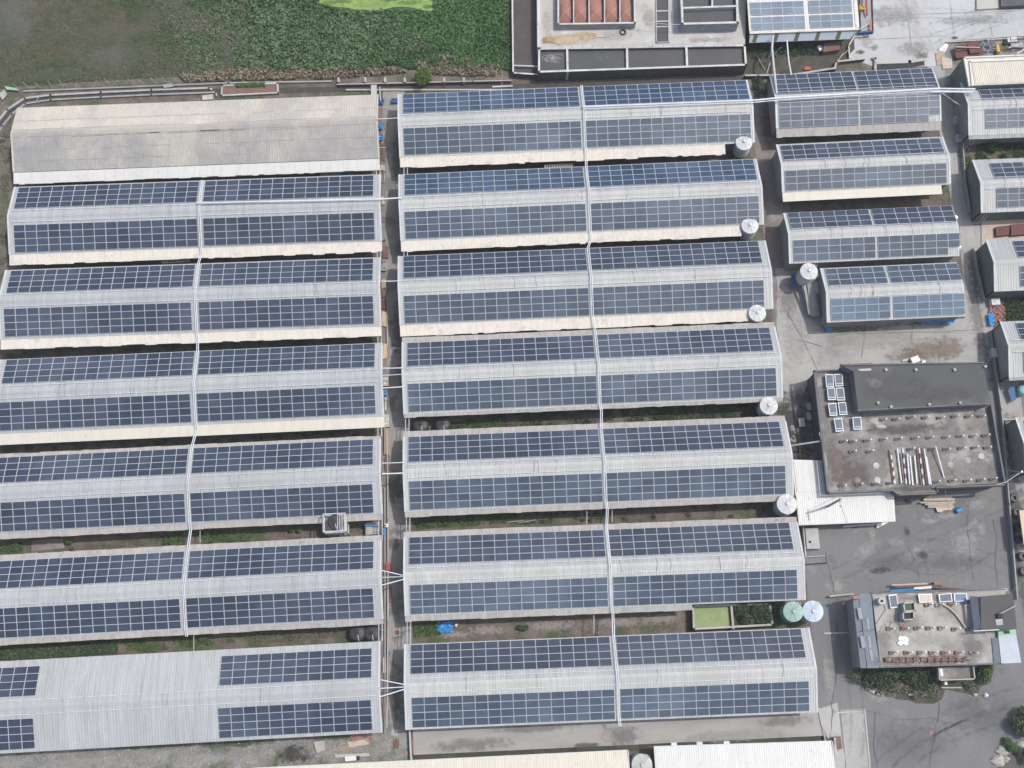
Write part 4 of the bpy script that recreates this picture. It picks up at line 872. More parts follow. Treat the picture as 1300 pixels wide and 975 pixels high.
# canopy
e = empty('canopy', P(1070, 640, 0), 'L-shaped white ribbed canopy roof below the dark deck building', 'canopy')
zc = 3.0
cv = [P(1005.5, 583.5, zc), P(1046, 584.5, zc), P(1052, 625, zc), P(1134.5, 624.5, zc - .02), P(1137, 662, zc - .15), P(1014, 667, zc - .15), P(1009, 620, zc)]
b = MB(); b.slab(cv, .12, 'offwhite'); part(b, 'roof_base', e)
b = MB(); A_, B_ = P(1009.5, 622, zc), P(1136, 661, zc); b.corr(P(1014, 666, zc)[0] + .1, B_[0] - .1, (P(1075, 663.3, zc)[1], zc - .1), (P(1075, 624.5, zc)[1], zc + .04), 'offwhite', .3, .03)
part(b, 'roof_sheet', e)
b = MB(); b.corr(P(1009, 600, zc)[0], P(1045, 600, zc)[0], (P(1030, 624, zc)[1], zc + .04), (P(1030, 585, zc)[1], zc + .06), 'offwhite', .3, .03); part(b, 'roof_sheet', e)
for u, v in [(1018, 662), (1050, 660), (1090, 659), (1132, 657), (1012, 590)]:
    x, y, _ = P(u, v, zc); b = MB(); b.tube([(x, y, 0), (x, y, zc - .2)], .06, 'galv', 6); part(b, 'post', e)
def wire(name, pts, lab, r=.03):
    b = MB(); A_, B_ = Vector(pts[0]), Vector(pts[1]); L = (B_ - A_).length
    b.tube([A_.lerp(B_, t) - Vector((0, 0, L * .02 * 4 * t * (1 - t))) for t in np.linspace(0, 1, 12)], r, 'wire', 4); return thing(b, name, lab, 'wire')
e = empty('utility_pole', (*P(1050.5, 643, zc)[:2], 0), 'dark utility pole rising through the white canopy', 'utility pole')
x, y, _ = P(1050.5, 643, zc); b = MB(); b.tube([(x, y, 0), (x, y, 9.6)], .20, 'grey', 10, .14); part(b, 'shaft', e)
b = MB(); b.box(x, y - .3, 9.0, .14, 1.5, .12, 'galv'); part(b, 'crossarm', e)
for dy in (-.9, -.3, .3): b = MB(); b.lathe(x, y + dy, [(.06, 9.12), (.08, 9.2), (.04, 9.32)], 'white', 8); part(b, 'insulator', e)
top1 = (x, y - .8, 9.25); wire('power_line', (top1, P(1106, 752, 5.8)), 'thin wire from the canopy pole down to the left end of the tan roof building')
wire('power_line', ((x, y + .3, 9.25), P(1075, 625, 5.0)), 'short wire from the canopy pole to the deck building')
wire('power_line', (P(1200, 622, 5.2), P(1224, 752, 5.6)), 'thin wire from the deck building to the tan roof building')
e = empty('lamp_pole', (*P(1290, 605, 5.5)[:2], 0), 'thin pale pole with an arm right of the deck building', 'pole')
x, y, _ = P(1297, 599, 6.5); e.location = (x, y, 0)
b = MB(); b.tube([(x, y, 0), (x, y, 6.5)], .09, 'galv', 7); part(b, 'shaft', e)
b = MB(); b.tube([(x, y, 6.4), P(1277, 612, 5.8), P(1265, 615, 5.6)], .06, 'galv', 6); part(b, 'arm', e)
b = MB(); b.box(x, y, 6.5, .25, .25, .15, 'white'); part(b, 'lamp', e)
wire('power_line', ((x, y, 6.3), P(1272, 596, 5.7)), 'thin wire from the pale pole to the deck parapet')
wire('power_line', (P(1300, 735, 6), P(1240, 800, 6)), 'thin slack wire over the tower roof of the tan building')
# things in the yard
b = MB(); b.prism(PP([(1022.5, 671), (1038.5, 670.5), (1041, 696.5), (1024.5, 697)], .9), 0, 'concrete'); b.box(*P(1028.5, 688, .9)[:2], .9, .25, .25, .2, 'dark'); thing(b, 'pump_plinth', 'grey concrete plinth below the left end of the canopy', 'plinth')
b = MB(); wallpx(b, [(1020, 669), (1023, 706)], 1.0, .14, 'palecon'); wallpx(b, [(1022, 707), (1047, 705.5)], .3, .12, 'concrete'); wallpx(b, [(1023, 716.5), (1050, 714.5)], .3, .14, 'dark'); thing(b, 'pipe_rail', 'low rails beside the lower right of the sixth shed', 'rail')
b = MB(); b.slab(PP([(1070, 667.5), (1112, 664), (1112, 666.5), (1070, 669.5)], .6), .1, 'galv'); b.prism(PP([(1113, 664.5), (1128, 663), (1117, 669), (1113, 670.5)], .3), 0, 'white'); thing(b, 'metal_sheet', 'long grey sheet with white scraps along the canopy front', 'sheet')
for i in range(12):
    t = i / 11; b = MB(); u, v = 1192 + random.uniform(-3, 3), 632.5 + t * 12; L = random.uniform(16, 22) * (1 - abs(t - .4) * .5)
    A_, B_ = P(u - L, v - .6 + random.uniform(-1.5, 1.5), .25 + .3 * (1 - abs(t - .5))), P(u + L, v - 1 + random.uniform(-1.5, 1.5), .25 + .3 * (1 - abs(t - .5)))
    b.tube([A_, B_], .14, 'palewood', 5); thing(b, 'plank', 'weathered plank in the timber heap below the deck building', 'plank', 'planks in the timber heap')
b = MB(); b.slab(jag(PP([(1188, 644), (1212, 642), (1208, 647), (1190, 650)], .45), .15, .5), .12, 'palewood'); thing(b, 'board', 'broad pale board lying on the front of the timber heap', 'board')
b = MB(); b.tube([P(1214, 649.5, .35), P(1219.5, 646, .35)], .33, 'blue', 14); thing(b, 'barrel', 'blue barrel lying beside the timber heap', 'barrel')
_sm = {}
def soft_mat(c, strength, ns=1.2):
    key = (c, strength, ns)
    if key in _sm: return _sm[key]
    m = mat('stain', c, tuple(x * .88 for x in c), 1.5, .92, fine=.12, fscale=4); n = m.node_tree; L = n.links; b = n.nodes['Principled BSDF']
    tc = n.nodes.new('ShaderNodeTexCoord'); s1 = n.nodes.new('ShaderNodeVectorMath'); s1.operation = 'SUBTRACT'; s1.inputs[1].default_value = (.5, .5, 0)
    L.new(tc.outputs['Generated'], s1.inputs[0])
    sx = n.nodes.new('ShaderNodeVectorMath'); sx.operation = 'MULTIPLY'; sx.inputs[1].default_value = (2, 2, 0); L.new(s1.outputs[0], sx.inputs[0])
    ln = n.nodes.new('ShaderNodeVectorMath'); ln.operation = 'LENGTH'; L.new(sx.outputs[0], ln.inputs[0])
    geo = n.nodes.new('ShaderNodeNewGeometry'); t = n.nodes.new('ShaderNodeTexNoise'); t.inputs['Scale'].default_value = ns; t.inputs['Detail'].default_value = 8; t.inputs['Roughness'].default_value = .68
    L.new(geo.outputs['Position'], t.inputs['Vector'])
    a1 = n.nodes.new('ShaderNodeMath'); a1.operation = 'MULTIPLY_ADD'; a1.inputs[1].default_value = 2.6; L.new(t.outputs['Fac'], a1.inputs[0]); a1.inputs[2].default_value = -.75
    a2 = n.nodes.new('ShaderNodeMath'); a2.operation = 'SUBTRACT'; L.new(a1.outputs[0], a2.inputs[0]); L.new(ln.outputs['Value'], a2.inputs[1])
    mr = n.nodes.new('ShaderNodeMapRange'); mr.inputs[1].default_value = -.5; mr.inputs[2].default_value = .42; mr.inputs[4].default_value = strength; mr.interpolation_type = 'SMOOTHSTEP'
    L.new(a2.outputs[0], mr.inputs[0])
    ed_ = n.nodes.new('ShaderNodeMapRange'); ed_.inputs[1].default_value = 1.0; ed_.inputs[2].default_value = .8; L.new(ln.outputs['Value'], ed_.inputs[0])
    mu = n.nodes.new('ShaderNodeMath'); mu.operation = 'MULTIPLY'; L.new(mr.outputs[0], mu.inputs[0]); L.new(ed_.outputs[0], mu.inputs[1])
    L.new(mu.outputs[0], b.inputs['Alpha']); _sm[key] = m; return m
_sz = [0]
def soft(name, u, v, ru, rv, c, strength=.8, z=None, rot=0.0, ns=1.2, base=0.0, parent=None):
    _sz[0] += 1; z = base + (.012 + _sz[0] * .0012 if z is None else z); x, y, _ = P(u, v, z); sx, sy = ru / 8.9, rv / 8.7
    me = bpy.data.meshes.new(name); me.from_pydata([(-sx, -sy, 0), (sx, -sy, 0), (sx, sy, 0), (-sx, sy, 0)], [], [(0, 1, 2, 3)]); me.materials.append(soft_mat(c, strength, ns))
    o = bpy.data.objects.new(name, me); COL.objects.link(o); o.location = (x, y, z); o.rotation_euler = (0, 0, rot)
    if parent: o.parent = parent; o.location = Vector((x, y, z)) - parent.location
    else: o['kind'] = 'structure'
    return o
DK, PA, BR = (.075, .075, .078), (.36, .355, .345), (.22, .165, .125)
for u, v, ru, rv, rot in [(1138, 688, 14, 9, 0), (1178, 661, 18, 5, 0), (1246, 671, 8, 12, .3), (1236, 664, 20, 6, .5), (1160, 700, 26, 8, .5), (1107, 676, 8, 16, 0), (1205, 655, 22, 6, .1), (1100, 700, 30, 12, .6), (1225, 690, 30, 25, 0), (1062, 745, 18, 14, 0), (1052, 860, 10, 40, 0), (1120, 885, 20, 8, 0), (1240, 640, 22, 10, .2)]:
    soft('chalk_stain', u, v, ru, rv, PA, .65, rot=rot)
for u, v, ru, rv in [(1151, 674, 5, 8), (1172, 705, 9, 5), (1119, 724, 16, 5), (1151, 636, 5, 4), (1086, 668, 9, 4), (1206, 715, 60, 12), (1130, 715, 50, 16), (1180, 760, 70, 8), (1160, 940, 70, 30), (1240, 905, 60, 30)]:
    soft('oil_stain', u, v, ru, rv, DK, .7 if ru < 30 else .2)
# the open yard: reddish dirt, wheel marks and damp
soft('dirt_patch', 1180, 445, 46, 20, BR, .62); soft('dirt_patch', 1150, 452, 34, 10, BR, .45); soft('dirt_patch', 1205, 440, 26, 20, (.26, .21, .17), .7)
for u, v, ru, rv, c, s_ in [(1110, 430, 70, 18, (.42, .41, .39), .5), (1010, 430, 22, 40, (.40, .395, .38), .6), (1000, 380, 18, 30, (.22, .21, .2), .5), (1080, 418, 60, 5, (.17, .15, .13), .7), (1240, 400, 12, 70, (.21, .20, .19), .5), (1214, 300, 8, 90, (.22, .21, .2), .45), (970, 250, 8, 60, (.16, .14, .13), .5),
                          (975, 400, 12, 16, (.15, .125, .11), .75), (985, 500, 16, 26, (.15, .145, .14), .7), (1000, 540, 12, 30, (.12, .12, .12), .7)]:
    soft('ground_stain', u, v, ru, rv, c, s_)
for u, v, ru, rv, c, s_ in [(1160, 62, 30, 14, (.30, .285, .265), .5), (1170, 70, 12, 8, (.17, .16, .15), .7), (1130, 20, 50, 20, (.32, .32, .32), .5), (1212, 48, 6, 3, (.10, .10, .10), .9), (1092, 66, 8, 4, (.10, .09, .08), .8), (1110, 60, 8, 6, (.2, .19, .18), .6), (1240, 25, 70, 10, (.33, .335, .34), .5), (1100, 52, 12, 14, (.46, .45, .42), .7)]:
    soft('ground_stain', u, v, ru, rv, c, s_)
def track(name, pts, w_, c, strength, base=.010):
    """pair of wheel marks following surveyed points"""
    q = [Vector(P(u, v, base)) for u, v in pts]; b = MB(); _sz[0] += 1; z = base + _sz[0] * .0012
    for off in (-.85, .85):
        L_ = []; 
        for i, p in enumerate(q):
            d = (q[min(i + 1, len(q) - 1)] - q[max(i - 1, 0)]).normalized(); n_ = Vector((-d.y, d.x, 0)); L_ += [p + n_ * (off - w_ / 2), p + n_ * (off + w_ / 2)]
        b.add([(p.x, p.y, z) for p in L_], [(2 * i, 2 * i + 2, 2 * i + 3, 2 * i + 1) for i in range(len(q) - 1)], 'concrete')
    o = b.obj(name); o.data.materials.clear(); m = mat('wheelmark', c, None, fine=.1); n = m.node_tree; bs = n.nodes['Principled BSDF']
    geo = n.nodes.new('ShaderNodeNewGeometry'); t = n.nodes.new('ShaderNodeTexNoise'); t.inputs['Scale'].default_value = .9; t.inputs['Detail'].default_value = 7; n.links.new(geo.outputs['Position'], t.inputs['Vector'])
    mr = n.nodes.new('ShaderNodeMapRange'); mr.inputs[1].default_value = .36; mr.inputs[2].default_value = .72; mr.inputs[4].default_value = strength * .75; n.links.new(t.outputs['Fac'], mr.inputs[0]); n.links.new(mr.outputs[0], bs.inputs['Alpha'])
    o.data.materials.append(m); o['kind'] = 'structure'; return o
def curve(p0, p1, p2, n=14): return [((1 - t) ** 2 * p0[0] + 2 * t * (1 - t) * p1[0] + t * t * p2[0], (1 - t) ** 2 * p0[1] + 2 * t * (1 - t) * p1[1] + t * t * p2[1]) for t in np.linspace(0, 1, n)]
for c_ in (((1310, -4), (1240, 20), (1178, 38)), ((1310, 14), (1240, 30), (1190, 60))): track('wheel_marks', curve(*c_), .28, (.25, .25, .25), .45)
for c_ in (((1100, 40), (1140, 5), (1180, 50)), ((1196, 80), (1190, 40), (1140, -10)), ((1110, 20), (1150, 10), (1290, 25))): track('wheel_marks', curve(*c_), .35, (.33, .33, .33), .4)
for c_ in (((1100, 720), (1180, 660), (1290, 730)), ((1060, 730), (1150, 690), (1270, 640)), ((1110, 980), (1200, 900), (1300, 880)), ((1085, 960), (1100, 900), (1060, 760)), ((1140, 980), (1180, 930), (1290, 905))): track('wheel_marks', curve(*c_), .4, (.10, .10, .103), .28)
for c_ in (((1000, 470), (1040, 420), (1240, 430)), ((1235, 420), (1250, 350), (1200, 100)), ((1010, 460), (1020, 400), (985, 380)), ((1050, 440), (1120, 425), (1245, 450))): track('wheel_marks', curve(*c_), .4, (.44, .43, .41), .4)

# ------------------------------------------------------------------ tan roofed building
ZT = 5.2
e = empty('tan_roof_building', P(1185, 800, 0), 'building with a tan flat roof, blue-grey side awning and dark tower block', 'building')
b = MB(); b.prism(PP([(1107, 752.8), (1276, 749.5), (1283, 843), (1118, 846.5)], ZT), 0, 'deck2', 'greywall'); part(b, 'wall', e)
b = MB(); wallpx(b, [(1106, 752.6), (1277, 748)], 5.55, .16, 'parapet', ZT - .1); part(b, 'rear_parapet', e)
b = MB(); wallpx(b, [(1118, 847), (1266, 842.5)], 5.45, .2, 'parapet', ZT - .1); part(b, 'front_parapet', e)
b = MB(); b.prism(PP([(1245.6, 757.2), (1286, 753.5), (1291, 798.5), (1245.5, 799.8)], 7.5), ZT - .05, 'slate', 'greywall'); part(b, 'tower', e)
b = MB(); b.slab([P(1231, 757, 6.7), P(1240.5, 757.2, 7.42), P(1246, 799.2, 7.42), P(1237, 800.3, 6.7)], .1, 'bluegrey'); part(b, 'awning', e)
b = MB(); wallpx(b, [(1237, 801), (1268, 799.5)], 7.55, .12, 'galv', 7.35); part(b, 'gutter', e)
x, y, _ = P(1268, 782, 7.5); b = MB(); b.box(x, y, 7.48, .65, .6, .5, 'dark'); b.box(x - .1, y - .8, 7.48, .95, .8, .12, 'concrete'); part(b, 'roof_hatch', e)
b = MB(); b.tube([P(1268, 780, 7.9), P(1289, 769, 7.9)], .09, 'palewood', 6); part(b, 'pole', e)
b = MB()
for pts, z in (([(1090.3, 754), (1105.8, 752.6), (1110, 799), (1096, 801)], 0), ([(1096, 801.4), (1110.2, 799.3), (1117.6, 848), (1101, 848.3)], 0)):
    q = [P(u, v, 5.35 if i in (1, 2) else 5.05) for i, (u, v) in enumerate(pts)]; b.slab(q, .08, 'bluegrey')
b.slab([P(1083, 762, 4.75), P(1091.5, 760.5, 4.98), P(1094.5, 800.8, 4.98), P(1087.5, 802.5, 4.75)], .08, 'bluegrey'); b.slab([P(1087.5, 803, 4.75), P(1095.5, 801.6, 4.98), P(1100, 848.2, 4.98), P(1092.5, 848.3, 4.75)], .08, 'bluegrey')
part(b, 'side_awning', e)
b = MB()
for u, v in [(1091.5, 779), (1102.5, 792), (1095, 815), (1104.5, 815), (1106.5, 832)]:
    x, y, _ = P(u, v, 5.1); b.box(x, y, 5.08, .5, 1.5, .14, 'grey', .05)
part(b, 'awning_hatch', e)
b = MB(); b.tube([P(1082.5, 759, 5.0), P(1090, 758.5, 5.0)], .22, 'brickred', 12); thing(b, 'gas_cylinder', 'pink cylinder at the upper end of the blue-grey awning', 'cylinder')
b = MB(); b.prism(PP([(1086, 763), (1100, 762), (1110, 846), (1094, 847)], 4.4), 0, 'greywall'); part(b, 'lower_wall', e)
b = MB(); b.slab(PP([(1267.5, 806.8), (1290, 805.6), (1296.6, 841.3), (1271.3, 842.5)], 5.75), .5, 'palebl', 'greywall'); part(b, 'annex_roof', e)
b = MB(); b.slab(PP([(1267.2, 800), (1289.4, 799.2), (1290.2, 805.6), (1267.7, 806.6)], 5.78), .5, 'greensheet'); x, y, _ = P(1278, 802.8, 5.8); b.box(x, y, 5.76, .8, .35, .06, 'dark'); part(b, 'green_strip', e)
b = MB(); b.slab([P(1259, 810, 5.35), P(1267.3, 809.6, 5.68), P(1271, 842, 5.68), P(1262, 842, 5.35)], .08, 'bluegrey'); part(b, 'annex_awning', e)
# porch
e2 = empty('porch', P(1214, 853, 0), 'small concrete porch with parapet between the shrubs at the tan building', 'porch')
b = MB(); b.prism(PP([(1192.5, 847.5), (1236, 845.5), (1237.5, 861.5), (1193.5, 863)], 2.9), 0, 'deck', 'greywall'); part(b, 'slab', e2)
b = MB(); wallpx(b, [(1192, 848), (1193, 863.5), (1237.8, 861.8), (1236, 846.5)], 3.5, .16, 'palecon', 2.8, 'greywall'); part(b, 'parapet', e2)
b = MB(); x, y, _ = P(1195.3, 853.5, 3.2); b.box(x, y, 2.9, .35, 1.0, .3, 'white'); part(b, 'box', e2)
S2 = 'rusty column stub with a white capped rebar on the tan flat roof'
f16 = lambda x, y: (960 + x / 3.8235, 725 + y / 3.8235)
for i, (zx, zy) in enumerate([(640, 280), (708, 280), (773, 278), (832, 278), (890, 278), (957, 283), (1025, 283), (653, 397), (725, 397), (790, 397), (847, 397), (905, 397), (972, 397), (1042, 398), (825, 166), (877, 166), (938, 164)]):
    stub(*f16(zx, zy), ZT, 'column stub with a leaning orange standpipe on the tan roof' if i < 2 else S2, True, (.1, .9) if i < 2 else None)
x, y, _ = P(1119.5, 763, ZT + 1.1)
e2 = empty('round_tank', (x, y, ZT), 'round cream-rimmed tank with a dark opening on the tan roof', 'tank')
b = MB(); b.lathe(x, y, [(.45, ZT), (.5, ZT + .9), (.45, ZT + 1.1), (.25, ZT + 1.14)], 'palecon', 20); part(b, 'body', e2); b = MB(); b.lathe(x, y, [(.2, ZT + 1.1), (.2, ZT + 1.2)], 'dark', 14); part(b, 'opening', e2)
b = MB(); b.tube(PP([(1121, 765), (1124.5, 774), (1111, 794)], ZT + .1), .05, 'wire', 5); b.tube(PP([(1121, 795), (1114, 806)], ZT + .1), .05, 'palecon', 5); thing(b, 'conduit', 'dark bent pipe running from the round tank on the tan roof', 'pipe')
def framed(q, k, lab, z=ZT + .5):
    pts = PP(q, z); cx = sum(p[0] for p in pts) / 4; cy = sum(p[1] for p in pts) / 4
    e2 = empty('framed_panel', (cx, cy, ZT), lab, 'framed panel', 'framed panels on the tan roof'); b = MB(); b.slab(pts, .3, 'white'); part(b, 'frame', e2)
    b = MB(); b.slab([(cx + (p[0] - cx) * .86, cy + (p[1] - cy) * .84, p[2] + .012) for p in pts], .01, k); part(b, 'infill', e2)
    b = MB(); b.prism([(cx + (p[0] - cx) * .8, cy + (p[1] - cy) * .8, z - .31) for p in pts], ZT, 'grey'); part(b, 'base', e2)
framed([(1128, 755.5), (1138.3, 754), (1140.5, 771), (1131, 772.5)], 'glassgrey', 'tall white framed grey panel beside the twin concrete boxes')
framed([(1165.5, 754.5), (1183, 753.5), (1184, 764.5), (1167.5, 765.5)], 'palewood', 'white framed box with a yellowish fill on the tan roof')
framed([(1191.5, 754.5), (1208, 753), (1209.5, 763.5), (1193, 764.5)], 'glassgrey', 'white framed grey panel, left of two at the tan roof rear')
framed([(1210.8, 753.5), (1227.5, 753), (1228.3, 763), (1212, 764)], 'glassblue', 'white framed bluish panel next to the dark tower block')
for q, k, lab in (([(1147.5, 766), (1161, 764.5), (1162, 775), (1148.5, 776)], 'darkleaf', 'tall concrete box with green scum inside, upper of two'), ([(1146.5, 777.5), (1160, 776.5), (1160.5, 786), (1147.3, 787)], 'dark', 'tall concrete box with dark inside, lower of two')):
    e2 = empty('water_box', P(q[0][0] + 6, q[0][1] + 5, ZT), lab, 'water box', 'twin concrete boxes on the tan roof'); b = MB(); wallpx(b, q + [q[0]], ZT + 1.6, .16, 'palecon', ZT, 'greywall'); part(b, 'wall', e2)
    b = MB(); b.slab(PP(q, ZT + 1.2), .05, k); part(b, 'water', e2)
b = MB(); b.tube([P(u, v, ZT + .25) for u, v in [(1198.5, 768), (1204, 771), (1213, 779), (1219, 787), (1226, 797)]], .15, 'palewood', 8); thing(b, 'canvas_hose', 'thick beige hose snaking over the tan roof to the tower', 'hose')
b = MB()
for _ in range(9):
    x, y, _z = P(1147 + random.uniform(-5, 5), 814 + random.uniform(-4, 4), ZT + .1); b.box(x, y, ZT + .02 + random.uniform(0, .2), .55, .45, .04, 'white', random.uniform(0, 3))
thing(b, 'cloth', 'crumpled white sheets on the middle of the tan roof', 'cloth')
b = MB()
for i in range(6): b.tube(PP([(1121 + i, 835.5 + i * .9), (1228 + random.uniform(-6, 4), 834 + i * .9)], ZT + .15 + .03 * i), .08, 'rusty', 6)
for i in range(12): b.box(*P(1124 + i * 9, 838, ZT + .3)[:2], ZT, .08, .6, .5, 'rusty')
thing(b, 'rusty_rack', 'long rusty steel rack along the front of the tan roof', 'rack')
b = MB(); x, y, _ = P(1228, 761, ZT + .6); b.tube([(x - .4, y - .4, ZT + .6), (x + .5, y - .2, ZT + .9)], .25, 'navy', 10); b.tube([(x + .6, y, ZT + .2), (x + .7, y - 1.6, ZT + .2)], .06, 'galv', 6); thing(b, 'pump', 'blue pump beside the awning of the dark tower', 'pump')
BM = [((1132, 743), (1177, 741), .14, 'palewood', 'cream plank, rearmost of the long pieces behind the tan roof'), ((1136, 745.5), (1196, 743), .14, 'brownboard', 'dark brown beam among the pieces behind the tan roof'), ((1130, 750.5), (1166, 748), .2, 'blue', 'blue tube behind the tan roof'),
      ((1160, 747.5), (1182, 745.5), .22, 'white', 'white pipe overlapping the blue tube behind the tan roof'), ((1175, 744.5), (1226, 748.5), .12, 'rusty', 'long rusty bar right of the white pipe behind the tan roof')]
for p0, p1, r, k, lab in BM: b = MB(); b.tube([P(*p0, .9), P(*p1, .9)], r, k, 8); thing(b, 'beam', lab, 'beam')
b = MB(); x, y, _ = P(1190, 741, .8); b.prism(PP([(1186, 739), (1196, 738), (1197, 744), (1187, 745)], .9), 0, 'wood'); thing(b, 'crate', 'brown box behind the long beams at the tan building', 'crate')
b = MB(); wallpx(b, [(1232, 752.5), (1277, 748.5)], 1.2, .4, 'palecon'); thing(b, 'rear_ledge', 'stained pale ledge behind the dark tower block', 'ledge')
shrub('shrub', 1125, 856, 4.0, 2.1, 1.7, 5200, .30, 'darkleaf', 'large dark green shrub mass left of the porch', lob=13)
shrub('shrub', 1165, 857, 2.6, 1.9, 1.7, 3200, .30, 'darkleaf', 'dark green shrub against the left side of the porch', lob=9)
shrub('shrub', 1140, 875, 2.6, 1.1, .9, 1600, .26, 'greyleaf', 'grey-green straggly shrub spreading onto the asphalt', lob=8)
shrub('shrub', 1182, 881, 1.9, 1.4, .9, 1300, .26, 'greyleaf', 'dry grey-green shrub below the porch wall', lob=7)
shrub('shrub', 1252, 857, 1.5, 1.5, 1.7, 2200, .28, 'leaf', 'rounded mid green shrub right of the porch', lob=7)
shrub('shrub', 1232, 871, 1.4, .8, .7, 700, .24, 'greyleaf', 'sparse low shrub around the white stone', lob=6)
shrub('clipped_bush', 1283, 947, 1.05, 1.0, 1.3, 1700, .2, 'leaf', 'round clipped green bush at the lower right rocks', cat='bush', lob=5)
shrub('tree', 1305, 922, 1.5, 2.0, 2.4, 2600, .3, 'darkleaf', 'dark leafy tree cut by the right edge above the round bush', cat='tree', lob=10)
shrub('shrub', 1304, 960, 1.6, 1.2, 1.0, 900, .26, 'darkleaf', 'small dark shrub at the lower right corner', lob=5)
def rock(u, v, sx, sy, sz, k, lab, grp=None):
    x, y, _ = P(u, v, sz / 2); n = 10; m_ = 6; vs = []; ph = random.random() * 6
    for i in range(m_ + 1):
        for j in range(n):
            a = 2 * PI * j / n; t = PI / 2 * i / m_; r = 1 + .16 * math.sin(3 * a + ph) + .1 * math.sin(5 * a + i + ph)
            vs.append((x + sx * r * math.cos(a) * math.cos(t), y + sy * r * math.sin(a) * math.cos(t), sz * math.sin(t) * (1 + .1 * math.sin(a * 4 + ph))))
    fs = [(i * n + j, i * n + (j + 1) % n, (i + 1) * n + (j + 1) % n, (i + 1) * n + j) for i in range(m_) for j in range(n)]
    return thing(MB().add(vs, fs, k), 'rock', lab, 'rock', grp)
rock(1252, 882.5, .35, .33, .45, 'white', 'white rounded stone at the edge of the sparse shrub'); rock(1238.5, 882, .35, .25, .35, 'palewood', 'small yellowish stone left of the white stone')
for u, v, s_, lab in [(1273, 953, .9, 'large grey-beige rock left of the round bush'), (1268, 966, 1.0, 'flat rock at the bottom below the round bush'), (1296, 945, .6, 'small pale rock right of the round bush'), (1277, 964, .6, 'narrow rock between bush and bottom edge')]:
    rock(u, v, s_, s_ * .8, .5, 'rock', lab, 'rocks around the lower right bush')
ground('pond_water', [(1280, 958), (1300, 952), (1360, 960), (1360, 1010), (1262, 1010), (1266, 975)], 'ditch', .003, .1)
ground('rust_stain', [(1180, 931), (1182, 926), (1185, 931), (1184, 937), (1181, 935)], 'brickred', .001, .2)
ground('soil_bed', [(1095, 852), (1190, 848), (1262, 845), (1258, 866), (1240, 884), (1200, 875), (1196, 888), (1165, 893), (1140, 888), (1122, 882), (1100, 868)], 'darksoil', .001, .5)
b = MB(); wallpx(b, [(1101, 874), (1112, 880), (1121, 883)], .25, .35, 'palecon'); wallpx(b, [(1155, 882), (1172, 877), (1176, 872)], .25, .3, 'palecon'); thing(b, 'kerb_wall', 'broken pale curb curving round the shrub bed', 'kerb')
b = MB(); b.tube([P(1195, 873, .3), P(1221, 873, .3)], .1, 'palecon', 6); b.box(*P(1198.5, 867, .5)[:2], 0, .35, .5, 1.2, 'white'); thing(b, 'step', 'pale step edge with a small white box below the porch', 'step')
b = MB(); wallpx(b, [(1040, 690), (1030, 560), (1028, 520)][:0] or [(1054, 757), (1083, 754)], .9, .2, 'concrete'); wallpx(b, [(1047, 804), (1083, 803)], .12, .2, 'palecon'); thing(b, 'kerb_wall', 'short pale wall from the silos to the blue-grey awning', 'kerb')

# ------------------------------------------------------------------ algae tank, apron, roofs at the lower edge
e = empty('algae_tank', P(925, 784, 0), 'low concrete tank of bright green algae with a shrub filled second cell', 'tank')
b = MB(); wallpx(b, [(880, 769.5), (881, 798.5), (981, 793), (977, 766.8), (880, 769.5)], 1.6, .28, 'concrete', 0, 'dark'); part(b, 'rim_wall', e)
b = MB(); wallpx(b, [(928.5, 769), (931, 797)], 1.59, .3, 'concrete', 0, 'darkcon'); part(b, 'divider_wall', e)
b = MB(); b.slab(PP([(880, 769.5), (929, 768.5), (931.5, 797), (881, 799)], 1.0), .05, 'algaedark'); part(b, 'algae_water', e)
b = MB(); b.slab(PP([(929, 768.5), (977, 767), (981, 793), (931.5, 797)], .6), .05, 'darksoil'); part(b, 'soil', e)
for u, v, rx, lab in ((943, 780, 1.6, 'dark shrub in the second cell of the algae tank, nearest the divider'), (961, 779, 1.7, 'dark shrub in the middle of the second tank cell'), (975, 781, 1.1, 'dark shrub at the silo end of the tank cell')):
    shrub('shrub', u, v, rx, 1.5, 2.0, 2400, .26, 'darkleaf', lab, lob=8)
e = empty('concrete_apron', P(780, 935, 0), 'bare weathered concrete apron below the last middle shed', 'apron')
b = MB(); b.prism(PP([(524, 915), (1038, 893), (1047, 934), (525, 958.5)], .45), 0, 'apron', 'greywall'); part(b, 'slab', e)
b = MB(); wallpx(b, [(1038.5, 898), (1048, 940)], .6, .2, 'concrete'); wallpx(b, [(519.8, 926), (522, 966)], .9, .2, 'galv'); part(b, 'edge_kerb', e)
b = MB()
for i in range(10): u = 575 + i * 50; b.slab(PP([(u, 921 - i * 2.2), (u + .5, 921 - i * 2.2), (u + 1.3, 954 - i * 2.35), (u + .8, 954 - i * 2.35)], .453), .004, 'greywall')
part(b, 'joint', e)
ground('drain_strip', [(524, 957.5), (1047, 933.5), (1056, 941), (526, 966)], 'darksoil', .004, .1)
b = MB(); b.prism(PP([(519, 930), (528, 929), (529, 955), (521, 957)], .35), 0, 'brownboard'); thing(b, 'grate_box', 'brown rusty cover at the left end of the concrete apron', 'cover')
